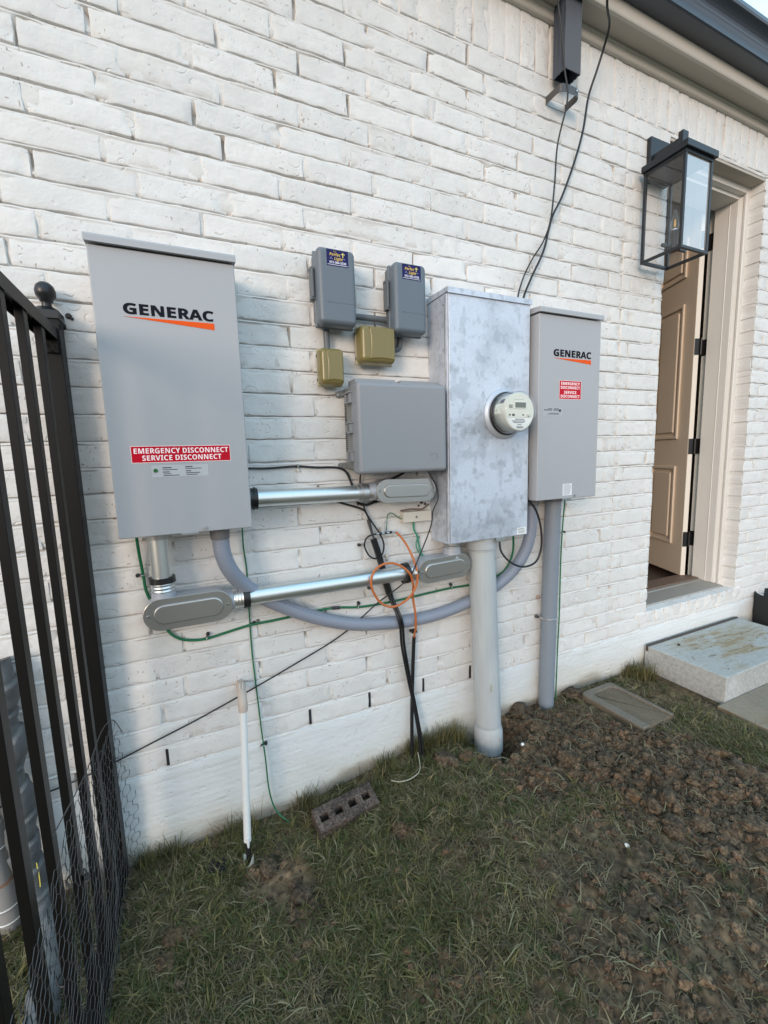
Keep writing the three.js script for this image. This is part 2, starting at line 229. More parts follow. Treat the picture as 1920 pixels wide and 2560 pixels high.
{
  const R = rng(11), list = [], GAP = 0.0095;
  const add = (x0, x1, y0, y1, opt = {}) => { if (x1 - x0 < 0.02) return; list.push({ x0, x1, y0, y1, ...opt }); };
  const JX = 2.005;                                                   // straight control joint
  for (let i = 0; i < 33; i++) {
    const y0 = BASE + i * PITCH + GAP / 2 - 0.0004, y1 = BASE + (i + 1) * PITCH - GAP / 2, ph = i % 2 ? 0.427 : 0.346;
    const cuts = []; for (let k = -9; k <= 6; k++) { const c = ph + k * LEN + (R() - 0.5) * 0.010; if (c < JX - 0.04 && c > WX0 - 0.3) cuts.push(c); } cuts.push(JX);
    for (let k = 0; k < cuts.length - 1; k++) add(cuts[k] + GAP / 2, cuts[k + 1] - GAP / 2, y0, y1, { weep: i === 0 });
    if (y0 > DOOR.y0 - 0.075 && y1 < DOOR.y1 + 0.03) {
      if (y1 < DOOR.y0 + 0.02 && i === 0) { add(JX + GAP / 2, 2.228, y0, y1); }
      else { const m = (i % 2 ? 2.075 : 2.25) + (R() - 0.5) * 0.008; add(JX + GAP / 2, m - GAP / 2, y0, y1); add(m + GAP / 2, DOOR.x0 + 0.002 + R() * 0.004, y0, y1, { depth: 0.09 }); }
      let c = DOOR.x1 + (i % 2 ? 0.10 : 0.225); add(DOOR.x1 - R() * 0.004, c - GAP / 2, y0, y1, { depth: 0.09 });
      while (c < WX1) { add(c + GAP / 2, c + LEN - GAP / 2, y0, y1); c += LEN; }
    } else { let c = i % 2 ? 2.075 : 2.25; add(JX + GAP / 2, c - GAP / 2, y0, y1); while (c < WX1) { add(c + GAP / 2, c + LEN - GAP / 2, y0, y1); c += LEN; } }
  }
  for (let x = WX0; x < WX1; x += 0.0783) add(x + GAP / 2, x + 0.0783 - GAP / 2, SOLDIER + GAP / 2, TOP + 0.012, { depth: x > DOOR.x0 - 0.1 && x < DOOR.x1 + 0.05 ? 0.09 : 0 });
  // what shows, nearest first: the first 300 are bricks of their own
  camera.updateMatrixWorld(); camera.updateProjectionMatrix();
  for (const b of list) {
    const c = V3((b.x0 + b.x1) / 2, (b.y0 + b.y1) / 2, 0), d = c.distanceTo(camera.position), q = c.clone().project(camera);
    const hid = (b.x0 > -0.19 && b.x1 < 0.15 && b.y0 > 1.15 && b.y1 < 1.88) || (b.x0 > 0.9 && b.x1 < 1.36 && b.y0 > 1.0 && b.y1 < 1.9) || (b.x0 > 1.36 && b.x1 < 1.7 && b.y0 > 1.16 && b.y1 < 1.86) || (b.x0 < -0.33 && b.y0 < 1.7 && b.x0 > -0.8 && false);
    const seen = Math.abs(q.x) < 1.08 && Math.abs(q.y) < 1.08 && q.z < 1 && !hid;
    b.score = seen ? (b.x1 - b.x0) * (b.y1 - b.y0) * (1.524 / d) / (d * d) : 0;
  }
  list.sort((a, b) => b.score - a.score);
  const cache = new Map(), rest = [[], []];
  list.forEach((b, n) => {
    const w = b.x1 - b.x0, h = b.y1 - b.y0, d = b.depth || 0.014, kw = Math.round(w / 0.004), key = `${kw}_${Math.round(h / 0.01)}_${d}_${Math.floor(R() * (d > 0.05 ? 6 : 9))}`;
    if (!cache.has(key)) cache.set(key, brickGeo(kw * 0.004, h, 1000 + cache.size * 13, d));
    const g = cache.get(key), flip = R() < 0.5 ? 1 : 0, sx = w / (kw * 0.004);
    const zz = (R() - 0.5) * 0.003;
    const rz = (flip ? Math.PI : 0) + (R() - 0.5) * 0.008 * (0.2 / Math.max(0.2, h));
    if (n < 300) {
      const m = shade(new THREE.Mesh(g, M.brick[Math.floor(R() * 5)])); m.name = 'brick'; m.position.set((b.x0 + b.x1) / 2, (b.y0 + b.y1) / 2, zz); m.rotation.z = rz; m.scale.x = sx; wall.add(m);
    } else { const c = g.clone(); c.applyMatrix4(new THREE.Matrix4().compose(V3((b.x0 + b.x1) / 2, (b.y0 + b.y1) / 2, zz), new THREE.Quaternion().setFromEuler(new THREE.Euler(0, 0, rz)), V3(sx, 1, 1))); rest[n % 2].push(c); }
  });
  const f = part('brick_field', [...rest[0], ...rest[1]], M.brick[2], wall); f.userData.kind = 'stuff';
  // open weep holes between the lowest bricks
  const weeps = []; for (const x of [-0.147, 0.347, 0.596, 0.849, 1.095]) weeps.push(box(x - 0.0045, x + 0.0045, BASE + 0.008, BASE + 0.068, -0.004, 0.0022));
  weeps.forEach((g) => part('weep_hole', g, M.gutterIn, wall));
}
{ // foundation, painted concrete with soil splashed along its foot
  const xs = [], ys = []; for (let x = WX0; x <= WX1 + 0.001; x += 0.02) xs.push(x); for (let y = -0.5; y < BASE - 0.004; y += 0.012) ys.push(y); ys.push(BASE - 0.0035);
  const P = [], C = [], UV = [], I = [], w = xs.length;
  for (const y of ys) for (const x of xs) {
    const g = groundY(x, 0), n = fbm(x * 6, y * 14, 0, 4, 131), e = sstep(0.065, 0.015, y - g + (n - 0.5) * 0.09), dust = sstep(0.20, 0.0, y - g + (n - 0.5) * 0.16);
    P.push(x, y + (y > BASE - 0.02 ? (fbm(x * 8, 3, 0, 3, 134) - 0.5) * 0.007 : 0), 0.0042 + (fbm(x * 5, y * 5, 0, 3, 133) - 0.5) * 0.007 + (fbm(x * 30, y * 50, 0, 2, 135) - 0.5) * 0.002 + (y > BASE - 0.012 ? -0.002 : 0) - (y - g < 0.025 + (n - 0.5) * 0.03 ? 0.003 : 0));
    let c = [1, 1, 1.0]; c = c.map((v, k) => lerp(v, [0.86, 0.80, 0.69][k], dust * 0.75)); c = c.map((v, k) => lerp(v, [0.42, 0.36, 0.29][k], e * 0.85)); C.push(...c); UV.push(x, y);
  }
  for (let j = 0; j < ys.length - 1; j++) for (let i = 0; i < w - 1; i++) { const a = j * w + i; I.push(a, a + 1, a + w, a + 1, a + w + 1, a + w); }
  const b = P.length / 3; xs.forEach((x) => { P.push(x, BASE - 0.003, -0.02); C.push(1, 1, 1); UV.push(x, 0); }); for (let i = 0; i < w - 1; i++) { const a = (ys.length - 1) * w + i; I.push(a, a + 1, b + i, a + 1, b + i + 1, b + i); }
  const g = new THREE.BufferGeometry(); g.setAttribute('position', new THREE.Float32BufferAttribute(P, 3)); g.setAttribute('uv', new THREE.Float32BufferAttribute(UV, 2)); g.setAttribute('color', new THREE.Float32BufferAttribute(C, 3)); g.setIndex(I); g.computeVertexNormals();
  const o = shade(new THREE.Mesh(g, M.found)); o.name = 'foundation'; house.add(o);
}
{ // structure of the wall, the room behind the door, the roof
  const zb = -0.28, g = [box(WX0, DOOR.x0 - 0.004, -0.5, 3.3, zb, -0.016), box(DOOR.x1 + 0.092, WX1, -0.5, 3.3, zb, -0.016), box(DOOR.x0 - 0.004, DOOR.x1 + 0.092, 2.965, 3.3, zb, -0.016), box(DOOR.x0 - 0.004, DOOR.x1 + 0.092, -0.5, 0.33, zb, -0.016)];
  part('wall_core', g, M.core, house);
  part('interior_floor', box(0.5, 5.2, 0.36, 0.400, -3.3, zb), M.floor, house);
  part('interior_wall', [box(0.4, 0.5, 0.3, 3.2, -3.4, zb), box(5.2, 5.3, 0.3, 3.2, -3.4, zb), box(0.4, 5.3, 0.3, 3.2, -3.5, -3.4)], M.interior, house);
  part('interior_ceiling', box(0.4, 5.3, 3.2, 3.28, -3.4, zb), M.interior, house);
  const roofS = new THREE.Shape([[0.14, 3.30], [-4, 5.4], [-4, 5.32], [-0.3, 3.30]].map((p) => new THREE.Vector2(...p)));
  const rg = new THREE.ExtrudeGeometry(roofS, { depth: WX1 - WX0, bevelEnabled: false }); rg.rotateY(-Math.PI / 2); rg.translate(WX1, 0, 0); part('roof', rg, M.gutterIn, house);
}
function run(profile, x0, x1, closed = true) { const s = new THREE.Shape(profile.map(([z, y]) => new THREE.Vector2(z, y))); const g = new THREE.ExtrudeGeometry(s, { depth: x1 - x0, bevelEnabled: false, curveSegments: 8 }); g.rotateY(-Math.PI / 2); g.translate(x1, 0, 0); return g; }
{ // eave: frieze board, soffit, fascia, gutter
  const f = [[-0.02, 3.098], [0.016, 3.098], [0.020, 3.102], [0.020, 3.128], [0.026, 3.134], [0.026, 3.16], [-0.02, 3.16]]; part('frieze_board', run(f, WX0, WX1), M.trim, house);
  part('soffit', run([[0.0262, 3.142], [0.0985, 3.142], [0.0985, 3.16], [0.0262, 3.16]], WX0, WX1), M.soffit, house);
  part('fascia', run([[0.099, 3.134], [0.112, 3.134], [0.115, 3.139], [0.115, 3.30], [0.099, 3.30]], WX0, WX1), M.trim, house);
  part('reveal_mortar', [box(DOOR.x1 + 0.0015, DOOR.x1 + 0.0135, 0.40, 2.869, -0.11, -0.0045), box(DOOR.x0 - 0.0125, DOOR.x0 - 0.0005, 0.40, 2.869, -0.11, -0.0045)], M.mortar, wall);
  const gp = [[0.116, 3.188], [0.182, 3.192], [0.189, 3.196], [0.189, 3.226], [0.193, 3.238]]; for (let k = 0; k <= 8; k++) { const t = k / 8; gp.push([0.195 + 0.038 * (t * t * (3 - 2 * t)), 3.242 + 0.040 * t + 0.010 * Math.sin(Math.PI * t)]); } gp.push([0.236, 3.290], [0.234, 3.308], [0.222, 3.310], [0.222, 3.302], [0.228, 3.298], [0.226, 3.290], [0.186, 3.24], [0.182, 3.198], [0.118, 3.196], [0.118, 3.31], [0.116, 3.31]);
  part('gutter', run(gp, WX0, WX1), M.gutter, house);
}
{ // cut-off downspout under the eave and the loose strap below it
  const s = new THREE.Shape(), pts = [], n = 9, w = 0.088, d = 0.066;
  const P = [[-w / 2, -d / 2], [w / 2, -d / 2]]; pts.push(...P); for (let k = 0; k <= 6; k++) pts.push([w / 2 + (k % 2 ? -0.003 : 0), -d / 2 + 0.006 + k / 6 * (d - 0.012)]); pts.push([w / 2 - 0.004, d / 2]);
  for (let k = 1; k < 18; k++) pts.push([w / 2 - 0.004 - k / 18 * (w - 0.008), d / 2 - (k % 2 ? 0.0042 : 0)]); pts.push([-w / 2 + 0.004, d / 2], [-w / 2, d / 2 - 0.004]); for (let k = 5; k >= 1; k--) pts.push([-w / 2 + (k % 2 ? 0.003 : 0), -d / 2 + k / 6 * (d - 0.006)]);
  pts.forEach(([x, y], i) => i ? s.lineTo(x, y) : s.moveTo(x, y));
  const hole = new THREE.Path(); pts.map(([x, y]) => [x * 0.94, y * 0.92]).reverse().forEach(([x, y], i) => i ? hole.lineTo(x, y) : hole.moveTo(x, y)); s.holes.push(hole);
  const g = new THREE.ExtrudeGeometry(s, { depth: 0.33, bevelEnabled: false }); g.rotateX(-Math.PI / 2); g.scale(1, 1, -1); const gg = g.toNonIndexed ? prep(g) : g;
  { const p = gg.attributes.position; for (let i = 0; i < p.count; i += 3) for (let k = 0; k < 3; k++) { const a = p.getComponent(i + 1, k), b = p.getComponent(i + 2, k); p.setComponent(i + 1, k, b); p.setComponent(i + 2, k, a); } gg.computeVertexNormals(); }
  gg.translate(1.552, 2.875, 0.056); part('downspout', gg, M.gutter, house);
  const b = new THREE.Shape(); const br = (sh, W, D) => { sh.moveTo(-W, -D); sh.lineTo(W, -D); sh.lineTo(W, D * 0.3); sh.quadraticCurveTo(W, D, W * 0.4, D); sh.lineTo(-W * 0.4, D); sh.quadraticCurveTo(-W, D, -W, D * 0.3); sh.closePath(); }; br(b, 0.055, 0.042); const bh = new THREE.Path(); br(bh, 0.0535, 0.0405); b.holes.push(bh);
  const bg = new THREE.ExtrudeGeometry(b, { depth: 0.030, bevelEnabled: false, curveSegments: 10 }); bg.rotateX(-Math.PI / 2); bg.scale(1, 1, -1); const bb = prep(bg); { const p = bb.attributes.position; for (let i = 0; i < p.count; i += 3) for (let k = 0; k < 3; k++) { const a = p.getComponent(i + 1, k), c = p.getComponent(i + 2, k); p.setComponent(i + 1, k, c); p.setComponent(i + 2, k, a); } bb.computeVertexNormals(); }
  const st = thing('downspout_strap', 'loose dark metal strap loop fixed to the wall under the cut-off downspout', 'strap', [1.545, 2.79, 0.045]);
  part('band', bb, std(0.09, 0.085, 0.085, 0.4, 0.3), st); part('screw', cyl([0.03, 0.018, 0.0425], [0.03, 0.018, 0.045], 0.004, 0.004, 10), M.steel, st); part('back_plate', box(-0.052, 0.052, 0.0, 0.028, -0.0415, -0.040), M.pvcWhite, st);
}
{ // doorway: sill bricks, threshold, trim, jambs
  const R = rng(77);
  for (let k = 0, x = 2.232; x < 3.19; k++, x += 0.0795) { const g = brickGeo(0.071, 0.069, 6000 + k * 7, 0.12); g.rotateX(0); const o = shade(new THREE.Mesh(g, M.brick[k % 5])); o.name = 'sill_brick'; o.position.set(x + 0.036, 0.3775, 0.004 + R() * 0.003); o.rotation.x = 0.05; wall.add(o); }
  part('sill_top', rbox(2.225, 3.19, 0.38, 0.4075, -0.20, -0.004, 0.003), M.mortar, house);
  const th = [[-0.045, 0.411], [-0.050, 0.424], [-0.165, 0.434], [-0.170, 0.438], [-0.182, 0.438], [-0.30, 0.432], [-0.30, 0.411]]; part('threshold', run(th, DOOR.x0 + 0.006, 3.165), M.thresh, house);
  part('sill_board', box(2.345, 3.152, 0.4345, 0.446, -0.30, -0.192), M.wood, house);
  // right side and head: brick mould, jamb, stop
  const prof = [[3.199, -0.074], [3.168, -0.074], [3.164, -0.079], [3.164, -0.088], [3.170, -0.095], [3.166, -0.104], [3.158, -0.108], [3.199, -0.108]];
  const vert = (pr, y0, y1, mirror) => { const s = new THREE.Shape(pr.map(([x, z]) => new THREE.Vector2(mirror ? 2.315 + 3.2 - x : x, -z))); const g = new THREE.ExtrudeGeometry(s, { depth: y1 - y0, bevelEnabled: false }); g.rotateX(-Math.PI / 2); g.translate(0, y0, 0); return g; };
  for (const m of [false, true]) {
    part('brick_mould', vert(prof, 0.412, 2.868, m), M.jamb, house);
    part('door_jamb', [vert([[3.199, -0.1085], [3.152, -0.1085], [3.150, -0.112], [3.150, -0.150], [3.147, -0.153], [3.150, -0.157], [3.150, -0.236], [3.199, -0.236]], 0.432, 2.85, m)], M.jamb, house);
    part('jamb_rabbet', vert([[3.199, -0.2365], [3.188, -0.2365], [3.188, -0.285], [3.199, -0.285]], 0.436, 2.85, m), M.jambLight, house);
  }
  part('head_mould', [box(DOOR.x0 + 0.037, 3.163, 2.835, 2.868, -0.108, -0.075)], M.jamb, house);
  part('head_jamb', [box(DOOR.x0 + 0.051, 3.149, 2.815, 2.86, -0.236, -0.1085), box(DOOR.x0 + 0.035, 3.165, 2.83, 2.86, -0.285, -0.2365)], M.jamb, house);
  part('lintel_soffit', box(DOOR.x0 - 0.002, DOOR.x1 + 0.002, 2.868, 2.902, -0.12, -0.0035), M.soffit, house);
}
{ // the door itself, swung inward past square
  const d = thing('entry_door', 'tan panelled entry door standing open on black hinges in the brick wall', 'door', [3.088, 0.447, -0.278]); d.rotation.y = Math.atan2(0.914, 0.406);
  // local +x runs along the door from the hinge edge, local -z is its outer face
  const W = 0.82, H = 2.36; part('slab', rbox(0, W, 0, H, 0, 0.0330, 0.002), M.door, d); part('edge_strip', box(-0.0015, -0.0002, 0.002, H - 0.002, 0.001, 0.0320), M.doorEdge, d);
  const panel = (x0, x1, y0, y1) => { const o = new THREE.Shape([[x0, y0], [x1, y0], [x1, y1], [x0, y1]].map((p) => new THREE.Vector2(...p))), i = new THREE.Path([[x0 + 0.022, y0 + 0.022], [x0 + 0.022, y1 - 0.022], [x1 - 0.022, y1 - 0.022], [x1 - 0.022, y0 + 0.022]].map((p) => new THREE.Vector2(...p))); o.holes.push(i);
    part('panel_moulding', flipZ(extr(o, 0.013, 0.006, 4).translate(0, 0, 0.0004)), M.door, d); part('panel', flipZ(extr(new THREE.Shape([[x0 + 0.045, y0 + 0.045], [x1 - 0.045, y0 + 0.045], [x1 - 0.045, y1 - 0.045], [x0 + 0.045, y1 - 0.045]].map((p) => new THREE.Vector2(...p))), 0.012, 0.006, 2).translate(0, 0, 0.0004)), M.door, d); };
  for (const [a, b] of [[0.10, 0.37], [0.45, 0.72]]) { panel(a, b, 0.21, 0.765); panel(a, b, 0.955, 1.85); panel(a, b, 2.02, 2.27); }
  for (const y of [2.652, 1.996, 1.346, 0.705]) { // hinge leaves: one on the door edge, one on the rabbet
    const hg = part('hinge', [rbox(-0.004, -0.0016, y - 0.447 - 0.052, y - 0.447 + 0.052, 0.002, 0.032, 0.001), cyl([-0.009, y - 0.447 - 0.052, 0.040], [-0.009, y - 0.447 + 0.052, 0.040], 0.0065, 0.0065, 12)], M.black, d); hg.userData.label = undefined; delete hg.userData.label;
    const leaf = extr((() => { const s = new THREE.Shape(); s.moveTo(0, -0.052); s.lineTo(0.036, -0.052); s.quadraticCurveTo(0.044, -0.052, 0.044, -0.044); s.lineTo(0.044, 0.044); s.quadraticCurveTo(0.044, 0.052, 0.036, 0.052); s.lineTo(0, 0.052); return s; })(), 0.003); leaf.rotateY(-Math.PI / 2); leaf.translate(3.1875, y, -0.284);
    part('hinge_leaf', leaf, M.black, house);
    part('hinge_leaf', box(3.116, 3.188, y - 0.052, y + 0.052, -0.290, -0.2855), M.black, house);
  }
  part('sweep', box(0.004, W - 0.004, -0.012, -0.0005, 0.012, 0.03), M.black, d);
}
{ const c = thing('red_cloth', 'red cloth hanging inside the dark room behind the door gap', 'cloth', [3.55, 0.40, -0.75]); const R = rng(3), g = new THREE.PlaneGeometry(0.30, 0.75, 14, 20), p = g.attributes.position; for (let i = 0; i < p.count; i++) p.setZ(i, 0.03 * Math.sin(p.getX(i) * 60) + 0.01 * Math.sin(p.getY(i) * 13)); g.translate(0, 0.375, 0); const b = g.clone(); b.translate(0, 0, -0.004); g.computeVertexNormals(); part('fabric', [g, b], std(0.30, 0.02, 0.02, 0.9), c); }

// ---------------------------------------------------------------- transfer switch cabinets
function cabinet(name, label, x0, x1, y0, y1, small) {
  const t = thing(name, label, 'electrical box', [0, 0, 0]), cx = (x0 + x1) / 2;
  part('enclosure_body', [rbox(x0 + 0.003, x1 - 0.003, y0 + 0.006, y1 - 0.004, 0.003, 0.160, 0.003)], M.tan, t);
  const cv = part('cover', [rbox(x0, x1, y0, y1 - 0.006, 0.128, 0.180, 0.0032, 3)], M.tan, t);
  const hood = new THREE.Shape([[0.004, y1 + 0.024], [0.150, y1 + 0.021], [0.1885, y1 + 0.016], [0.1905, y1 + 0.012], [0.1905, y1 - 0.0015], [0.1825, y1 - 0.0015], [0.1825, y1 + 0.001], [0.004, y1 + 0.001]].map((p) => new THREE.Vector2(...p)));
  const hg = new THREE.ExtrudeGeometry(hood, { depth: x1 - x0 + 0.006, bevelEnabled: true, bevelSize: 0.001, bevelThickness: 0.001, bevelSegments: 1 }); hg.rotateY(-Math.PI / 2); hg.translate(x1 + 0.003, 0, 0); part('top_cap', hg, M.tan, t);
  const lx = small ? cx - 0.096 : -0.125, lw = small ? 0.214 : 0.221, ly = small ? 1.725 : 1.732;
  part('lettering', text('GENERAC', lx, ly, lw, 0.0285, 0.1801), flat(0.006, 0.007, 0.012), cv);
  const wd = new THREE.Shape([[lx - 0.002, ly - 0.0065], [lx + lw, ly - 0.0045], [lx + lw, ly - 0.0225]].map((p) => new THREE.Vector2(...p))); part('logo_wedge', extr(wd, 0.0006).translate(0, 0, 0.1801), flat(0.80, 0.10, 0.012), cv);
  part('screw', [cyl([small ? 1.520 : 0.027, y0 + 0.011, 0.180], [small ? 1.520 : 0.027, y0 + 0.011, 0.1845], 0.0062, 0.0055, 16), cyl([small ? 1.520 : 0.027, y0 + 0.011, 0.1845], [small ? 1.520 : 0.027, y0 + 0.011, 0.187], 0.003, 0.003, 6)], M.zincDull, t);
  part('latch_tab', rbox(small ? 1.452 : -0.036, small ? 1.502 : 0.009, y0 - 0.006, y0 + 0.0015, 0.1805, 0.1825, 0.0008), M.steel, t);
  return [t, cv];
}
const sticker = (x0, x1, y0, y1, z) => new THREE.BoxGeometry(x1 - x0, y1 - y0, 0.0005).translate((x0 + x1) / 2, (y0 + y1) / 2, z + 0.0003);
function lines(x, list, col) { x.fillStyle = col; for (const [px, py, w, h] of list) x.fillRect(px, py, w, h); }
const redLabel = (w, h, rows) => print(w, h, (x) => { x.fillStyle = '#f4e4e4'; x.fillRect(0, 0, w, h); x.fillStyle = '#c20a27'; x.fillRect(6, 6, w - 12, h - 12); x.fillStyle = '#fff3f3'; x.textAlign = 'center'; x.textBaseline = 'middle'; for (const [s, fy, size, tw] of rows) { x.save(); x.font = `bold ${size}px sans-serif`; const m = x.measureText(s).width; x.translate(w / 2, fy * h); x.scale(tw * w / m, 1); x.fillText(s, 0, 0); x.restore(); } });
{
  const [t, cv] = cabinet('transfer_switch', 'large grey electrical cabinet with red label beside the iron fence', -0.192, 0.161, 1.137, 1.899, false);
  part('warning_label', sticker(-0.1425, 0.1135, 1.342, 1.3885, 0.180), new THREE.MeshPhysicalMaterial({ specularIntensity: 0.3, map: redLabel(1024, 186, [['EMERGENCY DISCONNECT', 0.30, 78, 0.955], ['SERVICE DISCONNECT', 0.72, 78, 0.80]]), roughness: 0.35 }), cv);
  part('info_label', sticker(-0.097, 0.049, 1.3015, 1.3345, 0.180), new THREE.MeshStandardMaterial({ map: print(584, 132, (x, w, h) => { x.fillStyle = '#b9bcc0'; x.fillRect(0, 0, w, h); lines(x, [[112, 22, 92, 12], [112, 46, 150, 8], [112, 70, 70, 11], [116, 92, 80, 8], [116, 110, 160, 9], [342, 18, 78, 12], [342, 40, 172, 8], [346, 66, 56, 11], [346, 88, 150, 9], [350, 108, 120, 9]], '#3c3d42'); }), roughness: 0.4 }), cv);
  part('indicator_light', cyl([-0.0865, 1.3205, 0.1808], [-0.0865, 1.3205, 0.1835], 0.0056, 0.005, 20), std(0.02, 0.13, 0.03, 0.25), cv);
  part('conduit_hub', [cyl([-0.105, 1.136, 0.07], [-0.105, 1.112, 0.07], 0.036, 0.035, 8)], M.zincDull, t); part('conduit_hub', [cyl([0.07, 1.137, 0.11], [0.07, 1.100, 0.11], 0.031, 0.028, 24)], M.hub, t);
}
{
  const [t, cv] = cabinet('transfer_switch', 'smaller looking grey electrical cabinet with square red label beside the door', 1.305, 1.652, 1.137, 1.890, true);
  part('warning_label', sticker(1.4175, 1.5425, 1.555, 1.6315, 0.180), new THREE.MeshPhysicalMaterial({ specularIntensity: 0.3, map: redLabel(512, 314, [['EMERGENCY', 0.165, 66, 0.86], ['DISCONNECT', 0.375, 66, 0.88], ['SERVICE', 0.63, 66, 0.58], ['DISCONNECT', 0.84, 66, 0.88]]), roughness: 0.35 }), cv);
  part('info_label', sticker(1.328, 1.440, 1.486, 1.521, 0.180), new THREE.MeshStandardMaterial({ map: print(448, 140, (x, w, h) => { x.fillStyle = '#aeb0b5'; x.fillRect(0, 0, w, h); lines(x, [[120, 16, 90, 9], [30, 32, 180, 9], [30, 48, 180, 7], [250, 16, 110, 9], [230, 32, 130, 9], [240, 48, 120, 7], [150, 90, 210, 8], [100, 106, 260, 9]], '#3a3d48'); }), roughness: 0.4 }), cv);
  part('indicator_light', cyl([1.4235, 1.5085, 0.1808], [1.4235, 1.5085, 0.1832], 0.0052, 0.0045, 18), M.black, cv);
  part('rating_label', sticker(1.450, 1.5035, 1.1505, 1.2005, 0.180), new THREE.MeshStandardMaterial({ map: print(216, 200, (x, w, h) => { x.fillStyle = '#eceef0'; x.fillRect(0, 0, w, h); const L = []; for (let k = 0; k < 13; k++) L.push([14 + (k % 3) * 6, 12 + k * 14, 150 + ((k * 37) % 40), 5]); lines(x, L, '#70747c'); }), roughness: 0.4 }), cv);
  part('conduit_hub', [cyl([1.532, 1.137, 0.05], [1.532, 1.110, 0.05], 0.041, 0.04, 28)], M.hub, t); part('conduit_hub', [cyl([1.376, 1.137, 0.08], [1.376, 1.105, 0.08], 0.032, 0.029, 24)], M.hub, t);
}
{ // galvanized meter cabinet
  const t = thing('meter_cabinet', 'tall mottled galvanized steel cabinet carrying the round electric meter', 'electrical box');
  const x0 = 0.899, x1 = 1.288, y0 = 0.990, y1 = 1.924;
  part('enclosure_body', metricUV(prep([rbox(x0, x1, y0, y1, 0.003, 0.138, 0.002)]), 1), M.galv, t);
  const cv = part('cover', metricUV(prep([rbox(x0 + 0.003, x1 - 0.001, y0 + 0.004, y1 - 0.002, 0.130, 0.148, 0.003, 2)]), 1, 0.4, 0.3), M.galv, t);
  part('seam', [box(x0 - 0.0012, x0 + 0.001, y0 + 0.01, y1 - 0.006, 0.1235, 0.1285)], M.zincDull, t);
  const hood = new THREE.Shape([[0.003, y1 + 0.022], [0.150, y1 + 0.018], [0.1545, y1 + 0.015], [0.1545, y1 - 0.004], [0.1495, y1 - 0.004], [0.1495, y1 + 0.0015], [0.003, y1 + 0.0015]].map((p) => new THREE.Vector2(...p))); const hg = new THREE.ExtrudeGeometry(hood, { depth: x1 - x0 + 0.006, bevelEnabled: false }); hg.rotateY(-Math.PI / 2); hg.translate(x1 + 0.003, 0, 0); part('top_cap', metricUV(hg, 1), M.galv, t);
  part('knockout', at(new THREE.TorusGeometry(0.034, 0.0011, 8, 36), x0 - 0.0004, 1.085, 0.07, 0, Math.PI / 2, 0), M.zincDull, t); part('knockout', at(new THREE.TorusGeometry(0.024, 0.0009, 8, 36), x0 - 0.0004, 1.085, 0.07, 0, Math.PI / 2, 0), M.zincDull, t);
  for (const [yy] of [[1.888], [1.46], [1.215]]) part('rivet', cyl([x0 - 0.003, yy, 0.118], [x0 + 0.001, yy, 0.118], 0.003, 0.0042, 10), M.zincDull, t);
  part('socket_ring', at(lathe([[0.074, 0], [0.099, 0], [0.099, 0.004], [0.090, 0.012], [0.086, 0.014], [0.074, 0.014]], 48), 1.158, 1.494, 0.1478, Math.PI / 2, 0, 0), metricOK(M.galv), t);
  part('warning_label', sticker(1.230, 1.278, 0.998, 1.027, 0.148), new THREE.MeshStandardMaterial({ map: print(192, 116, (x, w, h) => { x.fillStyle = '#eef0ee'; x.fillRect(0, 0, w, h); x.fillStyle = '#22252a'; x.beginPath(); x.moveTo(10, 34); x.lineTo(28, 34); x.lineTo(19, 16); x.fill(); x.font = 'bold 24px sans-serif'; x.fillText('WARNING', 34, 34); lines(x, [[0, 42, 192, 2], [22, 54, 150, 4], [30, 66, 130, 4], [20, 78, 152, 4], [34, 90, 120, 4]], '#555a60'); }), roughness: 0.4 }), cv);
  part('latch_tab', at(extr(stadium(0.044, 0.018), 0.003, 0.001), 1.142, 0.988, 0.149, 0, 0, 0.08), M.zincDull, t);
}
function metricOK(m) { return new THREE.MeshStandardMaterial({ color: new THREE.Color().setRGB(0.52, 0.56, 0.62), roughness: 0.5, metalness: 0.4 }); }
